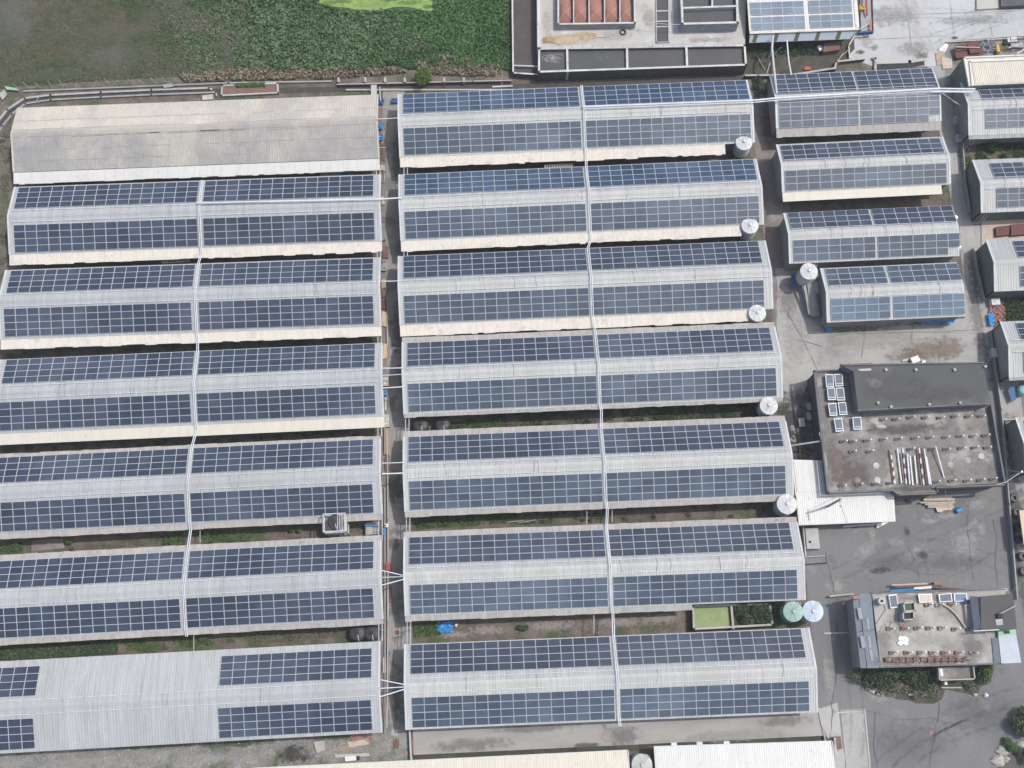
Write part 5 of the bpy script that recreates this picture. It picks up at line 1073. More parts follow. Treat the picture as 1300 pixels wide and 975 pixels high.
def low_roof(A_, B_, depth, z, k, label, name='low_roof_building', drop=.12, notch=None):
    A_, B_ = Vector(P(*A_, z)), Vector(P(*B_, z)); d = B_ - A_; L = d.length; a = math.atan2(d.y, d.x)
    e = empty(name, (A_.x, A_.y, 0), label, 'building', None, a)
    b = MB(); b.corr(0, L, (-depth, z + drop * depth), (0, z), k, .3, .035); b.obj('roof', e)
    b = MB(); b.box(L / 2, -depth / 2 - .2, 0, L - .5, depth - .6, z - .15, 'greywall'); b.obj('wall', e)
    b = MB(); b.box(L / 2, .03, z - .1, L, .1, .12, 'trim'); b.box(L + .03, -depth / 2, z + .1, .1, depth, .12, 'trim'); b.obj('edge_trim', e)
    return e, a, A_
low_roof((320, 975.5), (797, 952.5), 9, 3.4, 'cleancream', 'pale cream ribbed roof entering from the lower edge, left of the tan silo', drop=.1)
e, a, A_ = low_roof((830, 948), (1056, 941), 9, 3.4, 'offwhite', 'white ribbed roof entering from the lower edge, right of the tan silo', drop=.1)
b = MB()
for x in (2.7, 6.1, 9.7): b.box(x, .2, 3.3, .75, .5, .18, 'trim')
b.obj('vent_hood', e)
b = MB(); wallpx(b, [(1060, 938), (1062, 975)], .9, .3, 'concrete'); b.box(*P(1063, 943, .5)[:2], 0, 1.1, 1.6, .5, 'brownboard'); b.box(*P(1061, 968, .5)[:2], 0, .8, .8, .7, 'concrete'); thing(b, 'clutter_wall', 'narrow wall with brown box beside the white lower roof', 'wall')
# ------------------------------------------------------------------ ditch and fence along the meadow
e = empty('ditch_channel', P(150, 121, 0), 'pale concrete lined ditch curving round the old beige roof', 'channel')
b = MB(); wallpx(b, [(-40, 205), (-3, 154), (9, 139), (31, 124.5), (64, 120.5), (128, 117), (192, 114), (265, 111.5), (268, 113)], .25, .3, 'fibre', -.02); part(b, 'outer_bank', e)
b = MB(); wallpx(b, [(-30, 214), (3, 160), (15, 145), (32, 131.5), (64, 126.5), (128, 123), (192, 120), (274, 117), (275, 121)], .3, .25, 'greywall', -.02); part(b, 'inner_bank', e)
e = empty('planting_box', P(318, 113, 0), 'long brown soil box with pale kerb above the old beige roof', 'planter')
b = MB(); wallpx(b, [(281, 121), (282, 108.5), (352, 105.5), (353, 117.5), (281, 121)], .4, .25, 'palecon', 0); part(b, 'kerb', e)
b = MB(); b.slab(PP([(282, 109), (352, 106), (353, 117), (282, 120.5)], .3), .05, 'brownboard'); part(b, 'soil', e)
C = scatter(PP([(298, 108), (337, 106), (338, 112), (300, 113)]), 900, .3, .7); leafmesh('weeds', C, .22, 'brightleaf', e, tuple(e.location))
e = empty('ditch_wall', P(520, 104, 0), 'low reddish retaining wall with buttress posts along the dark ditch', 'wall')
b = MB(); wallpx(b, [(428, 107), (600, 103), (648, 102)], .7, .2, 'deck2', 0, 'brownboard'); part(b, 'wall', e)
for u in (430, 464, 489, 514, 564, 589): b = MB(); b.box(*P(u, 102, .8)[:2], 0, .35, .8, 1.0, 'fibre'); part(b, 'buttress', e)
b = MB(); wallpx(b, [(474.5, 109), (474.5, 117)], .5, .9, 'palecon', -.02); b.tube(PP([(482, 110), (483, 128)], .8), .08, 'galv', 6); thing(b, 'footbridge', 'small pale slab bridging the dark ditch at the top of the lane', 'slab')
b = MB(); wallpx(b, [(440, 113.8), (655, 113.8), (945, 103.5)], .25, .25, 'concrete', -.02); thing(b, 'kerb_wall', 'long thin curb along the dark ditch behind the top middle shed', 'kerb')
e = empty('wire_fence', P(150, 106, 0), 'old wire fence with leaning posts between meadow and ditch', 'fence')
fp = [(22 + i * 14.6, 112 - i * .55) for i in range(19)]
for i, (u, v) in enumerate(fp):
    x, y, _ = P(u, v, 0); b = MB(); b.tube([(x, y, 0), (x + random.uniform(-.5, .2), y + random.uniform(-.3, .3), 1.3)], .06, 'fibre', 5); part(b, 'post', e)
b = MB()
for z in (.4, .9): b.tube([P(u, v, z) for u, v in fp], .015, 'wire', 4)
part(b, 'wire', e)
b = MB(); wallpx(b, [(30, 115.5), (290, 105), (420, 103)], .3, .25, 'greywall', -.02); thing(b, 'kerb_wall', 'weedy grey footing strip at the foot of the old wire fence', 'kerb')
b = MB(); b.slab(PP([(6, 109), (21, 112), (24, 115), (8, 113.5)], .5), .15, 'greensheet'); thing(b, 'board', 'green board at the meadow corner near the left edge', 'board')
b = MB(); b.slab(PP([(-2, 119), (6, 114), (9, 120), (3, 127)], .35), .1, 'fibre'); thing(b, 'sheet', 'grey sheet at the left edge beside the ditch bend', 'sheet')
b = MB(); b.slab(PP([(206, 107.5), (218, 105.5), (220, 110), (208, 111.5)], .5), .15, 'grey'); thing(b, 'slab', 'dark slab over the fence footing midway along the meadow', 'slab')
b = MB(); b.slab(PP([(256, 121), (270, 119.5), (271, 126), (257, 127)], .2), .1, 'palecon'); thing(b, 'slab', 'pale slab at the end of the curved ditch', 'slab')
b = MB(); b.tube([P(46, 128, .5), P(51, 121, .5)], .06, 'palewood', 5); thing(b, 'plank', 'short plank across the ditch near its bend', 'plank')
b = MB(); wallpx(b, [(626, 110), (650, 109)], .3, .25, 'palecon'); b.tube([P(637, 108, 0), P(637.5, 90, 2)], .05, 'palewood', 5); thing(b, 'gate_post', 'leaning pale post by the corner of the sludge basin', 'post')
shrub('small_tree', 537, 97, 1.55, 1.5, 2.6, 4200, .22, 'brightleaf', 'round bright green small tree standing over the dark ditch', cat='tree', lob=9)

# ------------------------------------------------------------------ the central lane: walls and loose things
b = MB(); wallpx(b, [(491.5, 545), (492.5, 660), (492.5, 790), (491, 924)], .55, .14, 'palecon'); thing(b, 'kerb_wall', 'long thin pale wall along the left side of the lower lane', 'kerb')
b = MB(); wallpx(b, [(488.5, 620), (488.8, 930)], .45, .12, 'concrete'); thing(b, 'kerb_wall', 'weathered inner wall of the lane drain beside the left sheds', 'kerb')
ground('lane_drain', [(484, 150), (489.5, 150), (492, 925), (484, 930)], 'brownlane', -.003, .1)
LI = [ # u, v, w, h (px), z, material, name, label
 (483.5, 160, 5, 9, .5, 'blue', 'tarp', 'bright blue tarp beside the end of the old beige roof, upper of two'), (483.5, 174, 5, 9, .5, 'blue', 'tarp', 'bright blue tarp beside the end of the old beige roof, lower of two'),
 (485.5, 213, 7, 8, .7, 'palewood', 'board', 'tan board in the lane beside the first left gap'), (485.5, 225, 5, 14, .4, 'fibre', 'frame_panel', 'pale open frame lying below the tan board in the lane'),
 (486.5, 298, 5.5, 15, .7, 'bluegrey', 'sheet', 'blue-grey sheet at the left side of the lane'), (489.5, 320, 8, 17, .3, 'brownboard', 'sheet', 'dark reddish sheet lying in the lane below the blue-grey one'),
 (487, 339, 6, 9, .6, 'grey', 'crate', 'grey crate beside the lane above the straight white pipe'), (487, 360, 6, 13, .4, 'wood', 'board', 'tan board under the straight white pipe'),
 (487.5, 372, 6, 11, .3, 'brownboard', 'board', 'brown board, upper of two below the straight white pipe'), (488, 387, 6, 14, .35, 'redsheet', 'board', 'dark maroon board between brown and yellow boards in the lane'),
 (488, 405, 6, 20, .3, 'ochre', 'board', 'long yellowish board beside the third left shed'), (491.5, 418, 1.5, 50, .5, 'palecon', 'beam', 'long white beam standing along the yellowish board'),
 (488, 446, 7, 20, .3, 'ochre', 'board', 'ochre board by the fourth left shed'), (489.5, 484, 7, 11, .7, 'palecon', 'crate', 'pale crate under the set of three pipes'),
 (489, 499, 4, 5, .5, 'blue', 'box', 'small blue box just below the pale crate'), (489.5, 512, 2.5, 17, .5, 'galv', 'beam', 'short grey beam leaning below the small blue box'),
 (490.5, 534, 7, 15, .8, 'palecon', 'box', 'grey-white box with rubbish on top at the lane side'), (491, 560, 7, 36, .5, 'wood', 'board', 'longest tan board between the box and the thin pipe'),
 (491.5, 588, 6, 17, .35, 'brownboard', 'board', 'reddish brown board under the thin pipe by the fifth left shed'), (492.5, 719, 5, 8, .9, 'red', 'box', 'bright red box above the slanting pipes'),
 (496, 755, 3.5, 21, .2, 'brownboard', 'plank', 'rusty plank on the lane under the slanting pipes'), (490.5, 667, 4, 4, .9, 'white', 'box', 'small white box at the gap beside the caged tank'),
 (487.5, 674, 3, 9, .6, 'blue', 'sheet', 'narrow blue sheet beside the small white box'), (494, 829, 3, 4, .4, 'blue', 'bucket', 'small blue bucket on the lower lane'),
 (488, 845, 4, 18, .3, 'palewood', 'board', 'pale board between the lane walls near the blue bucket'), (485, 252, 5, 5, .5, 'palewood', 'bag', 'pale sacks under the bluish conduit at the lane'),
 (486, 276, 5, 11, .3, 'grey', 'pallet', 'grey pallet in the lane above the blue-grey sheet'), (504, 803, 6, 6, .08, 'brownboard', 'hatch_cover', 'square brown hatch cover in the lane'),
 (501, 930, 6, 5, .1, 'concrete', 'hatch_cover', 'grey square cover low on the lane'), (503, 944, 7, 11, .15, 'brownboard', 'board', 'reddish board at the bottom end of the lane'),
 (487, 900, 3, 20, .5, 'brownboard', 'board', 'narrow brown board in the drain by the last left shed'), (487, 192, 4, 26, .2, 'brownboard', 'plank', 'long brown plank along the wall under the blue tarps')]
for u, v, w_, h_, z, k, nm, lab in LI:
    x, y, _ = P(u, v, z); sx, sy = w_ / 8.8, h_ / 8.6; b = MB()
    if nm == 'tarp':
        n = 7; vs = [(x + (i / n - .5) * sx + random.uniform(-.05, .05), y + (j / n - .5) * sy + random.uniform(-.05, .05), z + random.uniform(-.12, .12)) for j in range(n + 1) for i in range(n + 1)]
        b.add(vs, [(j * (n + 1) + i, j * (n + 1) + i + 1, (j + 1) * (n + 1) + i + 1, (j + 1) * (n + 1) + i) for i in range(n) for j in range(n)], k)
        b.box(x, y, 0, sx * .7, sy * .7, z - .15, 'brownboard')
    elif nm in ('crate', 'box'):
        b.box(x, y, 0, sx, sy, z - .06, k); b.box(x, y, z - .06, sx * 1.06, sy * 1.06, .06, k)
        for _ in range(4): b.box(x + random.uniform(-.3, .3) * sx, y + random.uniform(-.3, .3) * sy, z, .18, .2, .08, 'white' if 'rubbish' in lab or k == 'palecon' else k, random.random())
    elif nm == 'bucket': b.lathe(x, y, [(.13, 0), (.18, .38), (.15, .38), (.12, .1)], k, 14)
    elif nm == 'frame_panel':
        for q in (-1, 1): b.box(x + q * sx / 2, y, z, .08, sy, .08, k); b.box(x, y + q * sy / 2, z + .082, sx, .08, .08, k)
    elif nm == 'pallet':
        for q in range(5): b.box(x, y + (q / 4 - .5) * sy, z, sx, .12, .05, k)
        for q in (-.45, 0, .45): b.box(x + q * sx, y, z - .12, .09, sy, .11, k)
    elif nm == 'bag':
        b.lathe(x, y, [(.3, 0), (.42, .2), (.34, .45), (.1, .55)], k, 10); b.lathe(x + .1, y - .6, [(.3, 0), (.38, .2), (.25, .4), (.1, .45)], k, 10)
    elif nm == 'hatch_cover':
        b.box(x, y, 0, sx + .2, sy + .2, .04, 'concrete'); b.box(x, y, .043, sx, sy, .04, k)
    else:
        n = 3 if w_ > 5 else 1
        for i in range(n): b.box(x + (i - (n - 1) / 2) * sx / n, y + random.uniform(-.1, .1), z - .06 + random.uniform(0, .03), sx / n - .02, sy * random.uniform(.93, 1), .06, k, random.uniform(-.015, .015))
        for q in (-.35, .35): b.box(x, y + q * sy, 0, sx * .8, .12, z - .07, 'wood')
    thing(b, nm, lab, nm.replace('_', ' '))
b = MB(); b.tube(PP([(501, 815), (504, 810), (508, 812), (509, 820), (505, 824)], .06), .04, 'wire', 5); thing(b, 'hose', 'thin dark hose curled below the brown hatch cover', 'hose')
b = MB(); n = 9; A_ = P(565, 796, .5)
vs = [(A_[0] + (i / n - .5) * 2.0 + .25 * math.sin(j * 1.7), A_[1] + (j / n - .5) * 1.5 + .2 * math.sin(i * 2.1), .35 + random.uniform(-.15, .15)) for j in range(n + 1) for i in range(n + 1)]
b.add(vs, [(j * (n + 1) + i, j * (n + 1) + i + 1, (j + 1) * (n + 1) + i + 1, (j + 1) * (n + 1) + i) for i in range(n) for j in range(n)], 'blue'); thing(b, 'tarp', 'crumpled blue tarp on the soil below the sixth middle shed', 'tarp')
b = MB(); b.tube([P(578, 795, .3), P(580, 792, .3)], .2, 'white', 8); thing(b, 'bottle', 'white canister beside the crumpled blue tarp', 'canister')
b = MB(); b.prism(PP([(464, 664), (481, 662.5), (481, 678), (464, 679)], 1.2), 0, 'fibre'); thing(b, 'small_shelter', 'weathered grey sheet shelter beside the caged tank', 'shelter')
b = MB(); b.tube([P(463, 667, 1.5), P(481, 668, 1.5)], .11, 'blue', 7); thing(b, 'pipe', 'blue pipe lying on the grey sheet shelter', 'pipe')
# bluish things where gap mouths open
b = MB(); b.slab(PP([(418, 223.5), (448, 218.5), (448, 220.5), (424, 224)], 1.2), .05, 'blue'); thing(b, 'board', 'blue board in the dark gap below the old beige roof', 'board')
b = MB(); b.prism(PP([(406, 219), (448, 217), (448, 223), (406, 225)], 1.0), 0, 'fibre'); thing(b, 'ledge', 'pale ledge holding a blue board in the top left gap', 'ledge')
for u, lab in ((482, 'dark blue tarp behind the end of the old beige roof'), (502, 'dark blue tarp at the head of the lane beside the blue-panelled shed')):
    b = MB(); n = 6; A_ = P(u, 128 if u < 490 else 127, .6)
    vs = [(A_[0] + (i / n - .5) * 1.3, A_[1] + (j / n - .5) * .8, .5 + random.uniform(-.12, .12)) for j in range(n + 1) for i in range(n + 1)]
    b.add(vs, [(j * (n + 1) + i, j * (n + 1) + i + 1, (j + 1) * (n + 1) + i + 1, (j + 1) * (n + 1) + i) for i in range(n) for j in range(n)], 'navy'); thing(b, 'tarp', lab, 'tarp')
for u, v, lab in [(222, 331, 'short comb-like pale ladder in the gap under the first panelled left shed'), (708, 210, 'short comb-like pale ladder in the gap under the top middle shed')]:
    b = MB(); A_, B_ = Vector(P(u - 16, v + 1.2, 2.6)), Vector(P(u + 18, v - .8, 2.6))
    for o_ in (-.22, .22): b.tube([A_ + Vector((0, o_, 0)), B_ + Vector((0, o_, 0))], .05, 'palewood', 5)
    for i in range(12): p = A_.lerp(B_, i / 11); b.box(p.x, p.y, 2.58, .16, .5, .05, 'palewood')
    thing(b, 'ladder', lab, 'ladder')

# ------------------------------------------------------------------ around the shorter sheds
for i, (u0, v0, u1, v1, k) in enumerate([(1018.5, 358, 1024, 383, 'fibre'), (1021.5, 362, 1028, 399, 'fibre'), (1026, 357, 1031, 401, 'greywall'), (1029.5, 360, 1034, 402, 'deck2'), (1032.5, 356, 1037, 401, 'greywall'), (1036, 357, 1040.5, 400, 'fibre'), (1038, 372, 1043, 402, 'darkcon')]):
    b = MB(); b.slab([P(u0 - 1.6, v0, 2.2), P(u0 + 1.6, v0, 2.2), P(u1 + 1.6, v1, 1.2), P(u1 - 1.6, v1, 1.2)], .1, k); thing(b, 'long_board', 'long grey-brown board in the stack below the lone silo', 'board', 'boards stacked below the lone silo')
b = MB(); b.slab([P(1004, 347, 1.6), P(1009, 346.5, 1.6), P(1011, 365, 1.0), P(1006.5, 366, 1.0)], .08, 'navy'); thing(b, 'sheet', 'dark blue sheet leaning beside the lone silo', 'sheet')
b = MB(); A_ = P(1192, 406.5, .9); n = 14
vs = [(A_[0] + (i / n - .5) * 4.6, A_[1] + (j / 4 - .5) * 1.1 + .1 * math.sin(i), .9 - .1 * j / 4 + .12 * math.sin(i * 1.8 + j)) for j in range(5) for i in range(n + 1)]
b.add(vs, [(j * (n + 1) + i, j * (n + 1) + i + 1, (j + 1) * (n + 1) + i + 1, (j + 1) * (n + 1) + i) for i in range(n) for j in range(4)], 'blue'); thing(b, 'tarp', 'long blue tarp under the front eave of the shortest shed', 'tarp')
b = MB(); b.slab(jag(PP([(1048, 416), (1056, 414), (1057, 419), (1050, 421)], .25), .12, .4), .12, 'blue'); thing(b, 'tarp', 'small blue tarp at the left corner of the shortest shed', 'tarp')
for u, w_, lab in ((1100, 20, 'grey low machine under the eave of the shortest shed, left'), (1135, 14, 'grey low machine under the eave of the shortest shed, middle'), (1164, 10, 'dark box next to the long blue tarp')):
    b = MB(); x, y, _ = P(u, 410, .6); b.box(x, y, .15, w_ / 9, .7, .4, 'grey'); b.tube([(x - w_ / 20, y, .7), (x + w_ / 20, y, .65)], .14, 'dark', 8); b.box(x + w_ / 30, y - .1, .56, .4, .4, .25, 'rusty'); thing(b, 'machine', lab, 'machine')
for u, v, lab in ((1218.5, 313, 'white round tank at the right end of the third right shed, lower of two'), (1214, 275, 'white round tank at the right end of the third right shed, upper of two')):
    x, y, _ = P(u, v, 2.6); b = MB(); b.lathe(x, y, [(.4, 0), (.42, 2.0), (.36, 2.4), (.15, 2.6)], 'white', 18); thing(b, 'water_tank', lab, 'water tank')
e = empty('tote_tank', P(1264.5, 386, 0), 'white square caged water tank above the brick rubble', 'water tank')
x, y, _ = P(1264.5, 382.5, 1.2); b = MB(); b.box(x, y, .15, 1.25, 1.0, 1.0, 'white'); b.lathe(x - .2, y, [(.12, 1.14), (.12, 1.2)], 'grey', 10); part(b, 'bottle', e)
b = MB()
for q in (-.42, -.14, .14, .42): b.box(x + q, y, 1.153, .03, 1.02, .03, 'galv'); b.box(x, y + q * .9, 1.186, 1.28, .03, .02, 'galv')
b.box(x, y, 0, 1.3, 1.05, .14, 'wood'); part(b, 'cage', e)
b = MB()
for _ in range(260):
    u, v = random.uniform(1256, 1276), random.uniform(389, 410); x, y, _z = P(u, v, .2); b.box(x, y, random.uniform(0, .35), .24, .13, .1, 'brickred', random.uniform(0, 3))
tag(b.obj('brick_rubble'), 'pinkish broken brick rubble between the white tank and the blue tarp', 'rubble', kind='stuff')
b = MB(); A_ = P(1259, 405, .7); n = 8
vs = [(A_[0] + (i / 4 - .5) * .8 + .05 * math.sin(j * 2), A_[1] + (j / n - .5) * 1.9, .65 + .1 * math.sin(j * 2.2 + i)) for j in range(n + 1) for i in range(5)]
b.add(vs, [(j * 5 + i, j * 5 + i + 1, (j + 1) * 5 + i + 1, (j + 1) * 5 + i) for i in range(4) for j in range(n)], 'blue'); thing(b, 'tarp', 'narrow bright blue tarp on the brick rubble', 'tarp')
b = MB(); b.slab([P(1281, 493, 1.2), P(1288, 489, 1.2), P(1290, 507, .8), P(1284, 511, .8)], .06, 'navy'); thing(b, 'sheet', 'dark blue sheet under the mossy eave at the right edge', 'sheet')
x, y, _ = P(1300, 494, 1.6); b = MB(); b.lathe(x, y, [(.75, 0), (.8, 1.2), (.6, 1.5), (.2, 1.6)], 'teal', 20); thing(b, 'water_tank', 'teal round tank cut by the right edge', 'water tank')
b = MB(); b.slab(PP([(1246, 279), (1330, 275), (1330, 310), (1246, 313)], .15), .1, 'palewood'); thing(b, 'concrete_pad', 'cream coloured pad between the second and third right edge sheds', 'pad')
b = MB(); b.prism(PP([(1264, 288), (1282, 286), (1281, 298), (1265, 300)], .7), .16, 'redsheet'); b.prism(PP([(1283, 285), (1330, 282), (1330, 294), (1284, 299)], .8), .16, 'redsheet'); thing(b, 'metal_bin', 'dark red open metal bins on the cream pad', 'bin')
for u, v, lab in ((1217, 151, 'grey fan housing in the shaded lane, upper of two'), (1219.5, 174, 'grey fan housing in the shaded lane, lower of two')):
    x, y, _ = P(u, v, 1.2); e = empty('fan_housing', (x, y, 0), lab, 'fan'); b = MB(); b.box(x, y, .2, 1.1, 1.1, .9, 'galv'); part(b, 'casing', e)
    b = MB(); b.lathe(x, y, [(.45, 1.1), (.45, 1.3), (.35, 1.3)], 'grey', 18); part(b, 'shroud', e); b = MB(); b.tube([(x + .5, y - .3, .6), (x + .9, y - 1.6, .3)], .2, 'grey', 8); part(b, 'duct', e)
b = MB(); b.tube([P(1196, 118, 4), P(1210, 128, 3.6), P(1226, 138, 3.2)], .08, 'galv', 6); thing(b, 'pipe', 'thin diagonal pipe crossing the shaded lane at the upper right', 'pipe')
for u, v, lab in ((1233, 190, 'galvanised post pair below the first right edge shed'), (1250, 285, 'slanting white post pair below the second right edge shed')):
    b = MB()
    for q in (0, 4): x, y, _ = P(u + q, v - 12, 3); b.tube([(x, y, 3.0), (x + .1, y - .3, 0)], .06, 'galv', 6)
    thing(b, 'post', lab, 'post')
b = MB(); wallpx(b, [(1222, 170), (1226, 230), (1232, 268)], 1.1, .15, 'greywall'); wallpx(b, [(1236, 315), (1242, 345), (1250, 378)], 1.1, .15, 'grey'); thing(b, 'lane_wall', 'low grey wall in the shade beside the right edge sheds', 'wall')
b = MB(); wallpx(b, [(1258, 420), (1265, 470), (1272, 520), (1282, 640), (1292, 760)], 1.0, .18, 'greywall'); thing(b, 'lane_wall', 'long low wall running down the lane right of the deck building', 'wall')
b = MB(); x, y, _ = P(1263, 448, 1); b.box(x, y, 0, 1.0, 1.3, 1.1, 'galv'); b.box(x, y, 1.1, 1.1, 1.4, .08, 'galv'); thing(b, 'tank_box', 'grey metal box in the shade left of the mossy eave shed', 'box')
b = MB(); b.slab(PP([(1294, 648), (1340, 646), (1345, 690), (1300, 692)], 3.2), .15, 'ochre'); thing(b, 'awning', 'rust stained cream roof cut by the right edge', 'roof')
b = MB(); b.prism(PP([(1240, -20), (1340, -24), (1340, 6), (1272, 10), (1240, 12)], .35), 0, 'palecon'); b.prism(PP([(1270, -20), (1340, -24), (1340, 5), (1271, 8)], .9), 0, 'darkcon'); thing(b, 'dark_slab', 'dark slab with pale kerb at the top right corner', 'slab')
b = MB(); wallpx(b, [(1100, 848), (1100, 849)][:0] or [(1062, 905), (1098, 902)], .06, .15, 'palecon'); wallpx(b, [(1098, 903), (1107, 1000)], .08, .2, 'palecon'); thing(b, 'kerb_wall', 'broken pale curb along the concrete loading pad', 'kerb')
# rubble yard, lower left
for i, (pts, k, lab) in enumerate([([(428, 948), (452, 944), (453, 950), (430, 954)], 'wood', 'tan board on the rubble yard, left of two'), ([(441, 942), (467, 938), (468, 945), (443, 949)], 'palewood', 'tan board on the rubble yard, right of two'),
                            ([(424, 958), (468, 956), (470, 960), (426, 962)], 'palecon', 'pale scrap sheet on the rubble yard'), ([(398, 942), (412, 940), (413, 952), (402, 956)], 'palecon', 'small pale slab left of the tan boards')]):
    b = MB(); b.slab(PP(pts, .2 + .05 * i), .06, k); thing(b, 'board', lab, 'board')
b = MB()
for _ in range(120): x, y, _z = P(random.uniform(446, 470), random.uniform(932, 942), .1); b.box(x, y, random.uniform(0, .2), .26, .14, .1, 'brickred', random.uniform(0, 3))
tag(b.obj('brick_rubble'), 'scattered red bricks above the tan boards in the rubble yard', 'rubble', kind='stuff')
b = MB(); x, y, _ = P(445, 963, .4); b.box(x, y, .05, 1.5, .6, .35, 'white', .05); b.box(x + .9, y, .05, .6, .55, .3, 'dark'); thing(b, 'crate', 'white and black crates near the cream lower roof', 'crate')
soft('burnt_patch', 375, 957, 30, 13, (.05, .05, .05), .85)
for u, v, ru, rv in [(190, 945, 90, 7), (300, 943, 60, 6), (60, 948, 70, 5), (430, 935, 40, 5)]: soft('moss_patch', u, v, ru, rv, (.09, .11, .05), .75)
for u, v, ru, rv in [(120, 965, 70, 12), (260, 962, 60, 8), (420, 952, 50, 10), (20, 968, 50, 10)]: soft('ground_stain', u, v, ru, rv, (.37, .36, .34), .6, ns=2)
sm = MB()
for _ in range(420):
    u, v = random.uniform(-10, 520), random.uniform(940, 985); x, y, _z = P(u, v, 0); q = random.uniform(.05, .16); sm.box(x, y, 0, q * 1.3, q, q * .6, random.choice(('rock', 'concrete', 'fibre')), random.uniform(0, 3))
tag(sm.obj('gravel'), 'loose stones strewn over the rubble yard', 'gravel', kind='stuff')

# ------------------------------------------------------------------ vegetation
cover('meadow_grass', [(-30, -30), (322, -30), (322, 90), (240, 96), (110, 104), (25, 110), (-30, 116)], 130000, .16, .19, 'meadowleaf', label='dry olive meadow grass left of the green crop')
cover('crop_leaves', [(318, -30), (405, -30), (405, 8), (440, 16), (520, 30), (545, 60), (480, 90), (318, 92)], 60000, .9, .46, 'cropleaf', 1100, 1.0, label='tall leafy green crop below the algae pond')
cover('vine_leaves', [(545, -30), (647, -30), (648, 90), (600, 86), (520, 88), (470, 70), (450, 30), (500, 14), (552, 16)], 42000, .45, .40, 'vineleaf', label='dense low green creeper beside the sludge basin')
cover('dry_reeds', [(228, 96), (325, 88), (480, 84), (520, 92), (430, 100), (235, 104)], 9000, .7, .45, 'straw', 160, .9, label='brown dry stalks bordering the green crop')
cover('dry_brush', [(525, 78), (560, 70), (600, 76), (640, 88), (640, 98), (530, 94)], 5000, .6, .4, 'straw', 40, 1.2, label='dry greyish brush above the dark ditch')
def strip(name, pts, n, k, label, h=.35, s=.26, clump=0, cr=.7): cover(name, pts, n, h, s, k, clump, cr, label=label)
strip('ground_cover', [(600, 523), (962, 508), (965, 530), (590, 545)], 9000, 'darkleaf', 'dark low ground cover in the gap beside the two black tanks', .35, .28, 70, 1.1)
strip('ground_cover', [(570, 536), (640, 534), (640, 545), (570, 548)], 1600, 'leaf', 'leafy green weeds right of the two black tanks')
strip('ground_cover', [(524, 655), (660, 648), (650, 664), (524, 672)], 4500, 'leaf', 'green weeds at the left end of the gap above the sixth middle shed', .4, .28, 24, 1.2)
strip('ground_cover', [(660, 648), (980, 632), (985, 655), (660, 666)], 2600, 'darkleaf', 'sparse dark weeds along the brown gap above the sixth middle shed', .3, .22, 40, .7)
strip('ground_cover', [(526, 790), (562, 788), (560, 806), (526, 808)], 2200, 'leaf', 'green weeds beside the crumpled blue tarp')
strip('ground_cover', [(0, 822), (150, 812), (150, 830), (0, 838)], 6500, 'darkleaf', 'dense dark weeds in the gap above the bare ribbed roof', .5, .3)
strip('ground_cover', [(150, 812), (290, 803), (300, 815), (180, 828)], 3000, 'leaf', 'patchy light green weeds above the bare ribbed roof', .35, .24, 18, .9)
strip('ground_cover', [(320, 800), (440, 793), (440, 808), (320, 818)], 2200, 'greyleaf', 'dry mossy weeds left of the pair of black tanks', .25, .22)
strip('ground_cover', [(208, 680), (330, 672), (330, 686), (208, 694)], 4200, 'leaf', 'leafy weeds around the conduit in the left column gap', .5, .3, 20, 1.0)
strip('ground_cover', [(0, 690), (30, 688), (30, 702), (0, 704)], 900, 'leaf', 'weeds in the gap at the far left edge', .4, .28)
strip('ground_cover', [(110, 686), (210, 680), (210, 690), (110, 698)], 1200, 'greyleaf', 'dry sparse weeds in the left column gap', .2, .22, 12, .8)
strip('ground_cover', [(1, 565), (300, 556), (480, 540), (480, 552), (0, 575)], 2200, 'darkleaf', 'dark sparse weeds below the clean yellow eave', .25, .22, 26, .7)
strip('ground_cover', [(1, 448), (480, 428), (480, 436), (0, 458)], 1800, 'darkleaf', 'dark moss below the rust-spotted cream eave', .2, .22, 30, .7)
strip('ground_cover', [(1240, 178), (1340, 174), (1340, 204), (1238, 204)], 4200, 'darkleaf', 'dark green weeds between the first two right edge sheds', .5, .3, 30, 1.1)
strip('ground_cover', [(1276, 380), (1340, 376), (1340, 410), (1274, 412)], 4200, 'darkleaf', 'dark green weeds beside the brick rubble', .6, .3)
strip('ground_cover', [(1222, 200), (1232, 200), (1236, 222), (1226, 222)], 700, 'leaf', 'green weeds at the corner of the second right edge shed', .4, .25)
strip('ground_cover', [(-5, 185), (14, 150), (10, 330), (-8, 345)], 1500, 'greyleaf', 'dry weeds along the left end of the first sheds', .3, .25, 16, 1)
shrub('shrub', 1261, 187, 1.0, .8, 1.6, 1300, .22, 'brightleaf', 'bright green shrub under the first right edge shed', lob=5)
shrub('shrub', 88, 689, .8, .6, 1.2, 900, .2, 'brightleaf', 'bright green shrub in the left column gap beside bare soil', lob=5)
shrub('shrub', 18, 694, 1.1, .7, 1.2, 1000, .2, 'leaf', 'green shrub at the left edge in the gap above the sixth shed', lob=5)
shrub('shrub', 379, 674, .8, .6, 1.3, 900, .2, 'leaf', 'green shrub just left of the caged tank', lob=5)
shrub('shrub', 262, 812, 1.0, .6, 1.2, 900, .2, 'leaf', 'green shrub beside the thin pipe above the bare ribbed roof', lob=5)
shrub('shrub', 663, 797, .9, .5, .9, 600, .2, 'darkleaf', 'dark weedy shrub in the stony gap above the last middle shed', lob=5)
for u, v, ru, rv in [(620, 800, 40, 9), (700, 794, 50, 9), (790, 790, 60, 9), (840, 785, 40, 9), (580, 806, 30, 6)]: soft('stony_patch', u, v, ru, rv, (.30, .265, .245), .85, ns=2.2)
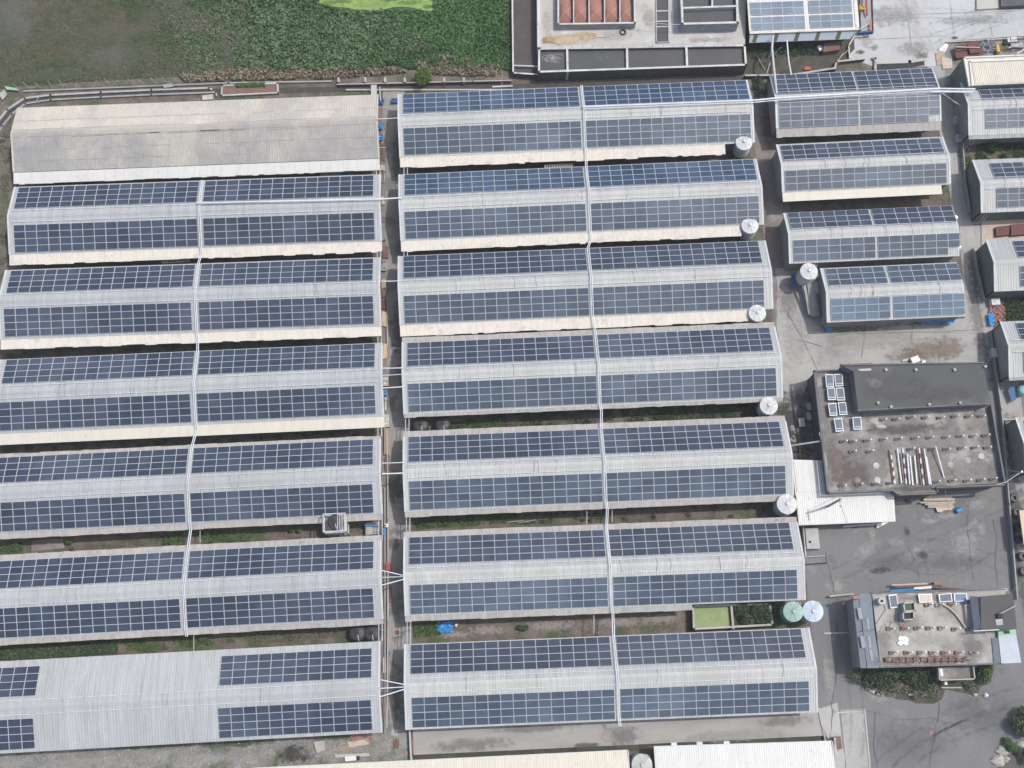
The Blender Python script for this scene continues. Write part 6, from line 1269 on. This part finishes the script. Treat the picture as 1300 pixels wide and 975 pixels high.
for u, v, ru, rv in [(700, 655, 60, 5), (820, 650, 80, 6), (930, 643, 40, 6), (660, 537, 30, 5), (900, 520, 20, 6)]: soft('bare_soil', u, v, ru, rv, (.19, .15, .125), .7, ns=2)
ground('stony_ground', [(40, 688), (80, 684), (82, 696), (40, 700)], 'brownlane', .002, .3)
for i, (u, v, lab) in enumerate([(655, 662, 'left'), (670, 661, 'right')]):
    b = MB(); b.tube([P(u - 12, v + i * 2 + 1, .3), P(u + 10, v - 1, .4)], .05, 'galv', 5); thing(b, 'pipe', 'thin pale pipe lying on the weeds above the sixth middle shed, %s of two' % lab, 'pipe')
for u, v, ru, rv, c, s_ in [(708, 50, 26, 8, (.50, .30, .11), .9), (738, 46, 30, 8, (.52, .36, .16), .8), (700, 52, 16, 6, (.46, .25, .08), .8), (725, 50, 44, 11, (.56, .46, .32), .75), (822, 20, 12, 22, (.40, .36, .33), .6), (815, 38, 10, 12, (.60, .60, .59), .6), (900, 50, 40, 6, (.40, .37, .33), .6), (695, 30, 8, 30, (.52, .45, .36), .5), (780, 45, 30, 10, (.44, .43, .41), .5)]:
    soft('orange_stain' if c[0] > c[2] * 2 else 'weather_stain', u, v, ru, rv, c, s_, parent=plat, base=2.5, ns=.9)
deck_ = [o for o in bpy.data.objects if o.name == 'deck_building'][0]; tan_ = [o for o in bpy.data.objects if o.name == 'tan_roof_building'][0]; apr_ = [o for o in bpy.data.objects if o.name == 'concrete_apron'][0]
for u, v, ru, rv, c, s_ in [(1080, 600, 30, 26, (.15, .12, .11), .7), (1062, 590, 14, 30, (.20, .15, .13), .7), (1150, 545, 60, 8, (.10, .095, .09), .6), (1190, 560, 60, 20, (.30, .29, .275), .6), (1220, 595, 30, 18, (.29, .28, .26), .6), (1130, 560, 30, 10, (.33, .32, .30), .5), (1112, 535, 12, 7, (.50, .49, .46), .8), (1119, 541, 8, 5, (.52, .5, .47), .8), (1160, 620, 60, 4, (.11, .10, .1), .6)]:
    soft('roof_stain', u, v, ru, rv, c, s_, parent=deck_, base=ZD, ns=1.0)
for u, v, ru, rv, c, s_ in [(1140, 492, 50, 20, (.13, .13, .128), .6), (1110, 485, 14, 10, (.20, .2, .2), .7), (1200, 500, 50, 12, (.12, .12, .118), .5)]: soft('roof_stain', u, v, ru, rv, c, s_, parent=deck_, base=7.2, ns=.8)
for u, v, ru, rv, c, s_ in [(1150, 838, 50, 8, (.20, .13, .10), .7), (1200, 838, 40, 8, (.20, .14, .11), .6), (1235, 825, 16, 22, (.20, .195, .185), .6), (1150, 790, 30, 16, (.27, .265, .25), .6), (1180, 812, 50, 10, (.42, .40, .37), .5), (1190, 758, 50, 6, (.22, .19, .17), .6), (1125, 820, 12, 24, (.28, .26, .24), .6)]:
    soft('roof_stain', u, v, ru, rv, c, s_, parent=tan_, base=ZT, ns=1.0)
for u, v, ru, rv, c, s_ in [(600, 945, 60, 9, (.22, .215, .2), .6), (790, 935, 30, 14, (.20, .195, .19), .6), (745, 948, 24, 6, (.10, .1, .095), .7), (930, 935, 70, 10, (.40, .39, .375), .5), (1000, 915, 40, 8, (.24, .235, .225), .5), (680, 925, 60, 5, (.23, .225, .215), .5)]:
    soft('weather_stain', u, v, ru, rv, c, s_, parent=apr_, base=.45, ns=1.0)
# shade painted dark over damp ground by the deck and in the lanes; loose blocks
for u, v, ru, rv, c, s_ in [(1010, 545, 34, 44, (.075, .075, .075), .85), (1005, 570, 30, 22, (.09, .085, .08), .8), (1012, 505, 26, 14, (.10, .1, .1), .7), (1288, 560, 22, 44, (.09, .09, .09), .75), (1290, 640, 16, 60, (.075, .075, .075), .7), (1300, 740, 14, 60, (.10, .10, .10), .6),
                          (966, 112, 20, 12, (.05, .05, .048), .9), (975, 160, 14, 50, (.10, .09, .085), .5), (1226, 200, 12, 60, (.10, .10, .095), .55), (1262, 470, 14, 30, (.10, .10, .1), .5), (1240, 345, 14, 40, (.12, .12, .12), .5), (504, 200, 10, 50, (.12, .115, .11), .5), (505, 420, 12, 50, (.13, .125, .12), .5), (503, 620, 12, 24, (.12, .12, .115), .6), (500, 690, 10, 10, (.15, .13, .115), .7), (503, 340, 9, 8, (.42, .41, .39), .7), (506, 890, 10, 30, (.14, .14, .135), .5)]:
    soft('shade_damp_patch', u, v, ru, rv, c, s_)
for u, v, sx, sy, lab in [(1018, 536, .9, 1.3, 'grey concrete block on the dark ground left of the deck building'), (1027.5, 516, .6, 1.1, 'upper dark block against the left wall of the deck building'), (1027, 528, .6, 1.2, 'lower dark block against the left wall of the deck building')]:
    b = MB(); x, y, _ = P(u, v, .6); b.box(x, y, 0, sx, sy, .55, 'greywall', .08); b.box(x, y, .553, sx * .86, sy * .9, .05, 'concrete', .08); thing(b, 'block', lab, 'block')
for i in range(9):
    u, v = 1001 + random.uniform(0, 22), 540 + random.uniform(0, 20); rock(u, v, random.uniform(.25, .5), random.uniform(.2, .4), random.uniform(.2, .35), 'greywall', 'rough grey lump of rubble on the dark ground by the deck building', 'rubble lumps by the deck building')
b = MB(); wallpx(b, [(1272, 533), (1292, 532)], .5, .2, 'concrete'); wallpx(b, [(1276, 534), (1284, 572), (1298, 571)], .5, .15, 'darkcon'); thing(b, 'pit_kerb', 'dark sunken pit edge beside the cut off right edge shed', 'kerb')
b = MB(); b.slab([P(1281, 556, .7), P(1286, 551, .9), P(1288, 556, .8), P(1283, 562, .5)], .08, 'blue'); thing(b, 'sheet', 'small blue sheet in the dark pit at the right edge', 'sheet')
for i, (u, v) in enumerate([(1288, 632), (1292, 650), (1294, 668), (1296, 684), (1299, 706), (1301, 725)]):
    x, y, _ = P(u, v, .9); b = MB(); b.lathe(x, y, [(.5, 0), (.62, .1), (.62, .8), (.5, .9), (.3, .9), (.28, .5)], 'blacktank', 18); thing(b, 'drum', 'dark round drum in the shaded row along the right lane', 'drum', 'dark drums along the right lane')
# scrub growing between the first middle shed and the right column
cover('undergrowth', [(955, 100), (982, 99), (982, 122), (958, 124)], 1500, .9, .3, 'darkleaf', 14, .8, label='dark twiggy undergrowth between the two topmost sheds')
# patchy meadow: bare greyish ground and greener drifts
for u, v, ru, rv, c, s_ in [(140, 72, 60, 22, (.27, .26, .23), .8), (15, 20, 30, 60, (.30, .31, .32), .7), (160, 40, 70, 14, (.25, .225, .17), .6), (300, 60, 30, 40, (.22, .21, .18), .6), (60, 95, 60, 10, (.24, .22, .19), .6), (200, 20, 60, 14, (.22, .20, .15), .5)]:
    soft('bare_patch', u, v, ru * 1.3, rv * 1.3, tuple(x * .8 for x in c), s_ * .3, base=.13, ns=.5)
cover('crop_leaves', [(270, -30), (322, -30), (322, 92), (300, 90), (288, 40)], 6500, .5, .42, 'cropleaf', 120, 1.0, label='scattered crop plants thinning into the dry meadow')

# scum and open water on the pond, ragged bank, gradual crop edge
for u, v, ru, rv, c, s_ in [(430, 2, 26, 6, (.12, .20, .05), .6), (470, 6, 30, 5, (.30, .37, .15), .6), (520, 3, 30, 5, (.13, .22, .05), .6), (545, 8, 14, 5, (.10, .16, .05), .7), (412, 6, 12, 5, (.11, .18, .05), .7), (495, 0, 20, 4, (.09, .15, .06), .5)]:
    soft('pond_scum', u, v, ru, rv, c, s_, z=.004 + ru * .0001, ns=1.6)
edge = [(404, 5), (410, 10), (430, 10), (450, 13), (470, 14), (500, 10), (530, 12), (550, 15), (557, 6), (562, -10)]
C = []
for (u0, v0), (u1, v1) in zip(edge[:-1], edge[1:]):
    for _ in range(160):
        t = random.random(); x, y, _z = P(u0 + (u1 - u0) * t, v0 + (v1 - v0) * t, 0); q = abs(random.gauss(0, .35)) * random.choice((.4, 1, 1.7)); C.append((x + random.gauss(0, .2), y + q * .35 - .55, random.uniform(.05, .45)))
tag(leafmesh('bank_reeds', np.array(C), .42, 'cropleaf'), 'leafy ragged bank plants leaning over the algae pond', 'ground cover', kind='stuff')
for u0, u1, n in ((225, 275, 1500), (190, 260, 700)):
    tag(leafmesh('crop_leaves', scatter(PP([(u0, -20), (u1, -20), (u1 + 10, 92), (u0 + 12, 92)]), n * 2, .05, .4, 60, 1.3), .34, 'cropleaf'), 'thin drifts of green plants inside the dry meadow' if n > 1000 else 'stray tufts of green plants farthest into the dry meadow', 'ground cover', kind='stuff')
# cracks and joints in the paving
def crack(u0, v0, u1, v1, w_=.05, k='dark', wob=.25, z=.075):
    a_, b_ = Vector(P(u0, v0, z)), Vector(P(u1, v1, z)); n = max(3, int((b_ - a_).length / 1.0)); d = (b_ - a_).normalized(); nn = Vector((-d.y, d.x, 0)); o_ = 0; L_ = []
    for i in range(n + 1):
        o_ += random.uniform(-wob, wob); ww = w_ * random.uniform(.4, 1.2); p = a_.lerp(b_, i / n) + nn * o_; L_ += [p - nn * ww, p + nn * ww]
    return [tuple(p) for p in L_], [(2 * i, 2 * i + 2, 2 * i + 3, 2 * i + 1) for i in range(n)]
b = MB()
for q in [(1062, 760, 1058, 975), (1112, 905, 1118, 975), (1120, 720, 1200, 735), (1200, 735, 1275, 700), (1150, 690, 1165, 735), (1230, 640, 1238, 735), (1085, 900, 1260, 915), (1190, 890, 1180, 975), (1050, 700, 1060, 750), (1262, 660, 1270, 745)]:
    b.add(*crack(*q, .035), 'sludge')
for q in [(1000, 395, 1040, 470), (1060, 425, 1235, 418), (1100, 412, 1096, 455), (1160, 410, 1158, 432), (1235, 330, 1252, 460), (1010, 430, 1045, 440)]: b.add(*crack(*q, .03, wob=.12), 'darkcon')
for q in [(1110, 20, 1290, 14), (1150, -5, 1158, 80), (1205, -5, 1212, 46), (1255, 20, 1260, 46), (1100, 50, 1200, 45)]: b.add(*crack(*q, .03, wob=.03), 'greywall')
for q in [(495, 210, 507, 213), (493, 300, 508, 306), (494, 520, 510, 524), (493, 640, 511, 650), (494, 760, 512, 757), (500, 830, 504, 925)]: b.add(*crack(*q, .03, wob=.12), 'darkcon')
o = b.obj('paving_cracks'); o['kind'] = 'structure'
# thin even haze over the whole site
hz = MB(); hz.box(0, 0, -1.2, 1900, 1900, HC + 8, 'grey'); ho = hz.obj('haze'); ho.data.materials.clear(); ho['kind'] = 'stuff'
hm = bpy.data.materials.new('haze'); hm.use_nodes = True; hn = hm.node_tree; hn.nodes.remove(hn.nodes['Principled BSDF'])
pv_ = hn.nodes.new('ShaderNodeVolumePrincipled'); pv_.inputs['Color'].default_value = (.85, .91, .95, 1); pv_.inputs['Density'].default_value = .00024
hn.links.new(pv_.outputs[0], hn.nodes['Material Output'].inputs['Volume']); ho.data.materials.append(hm)
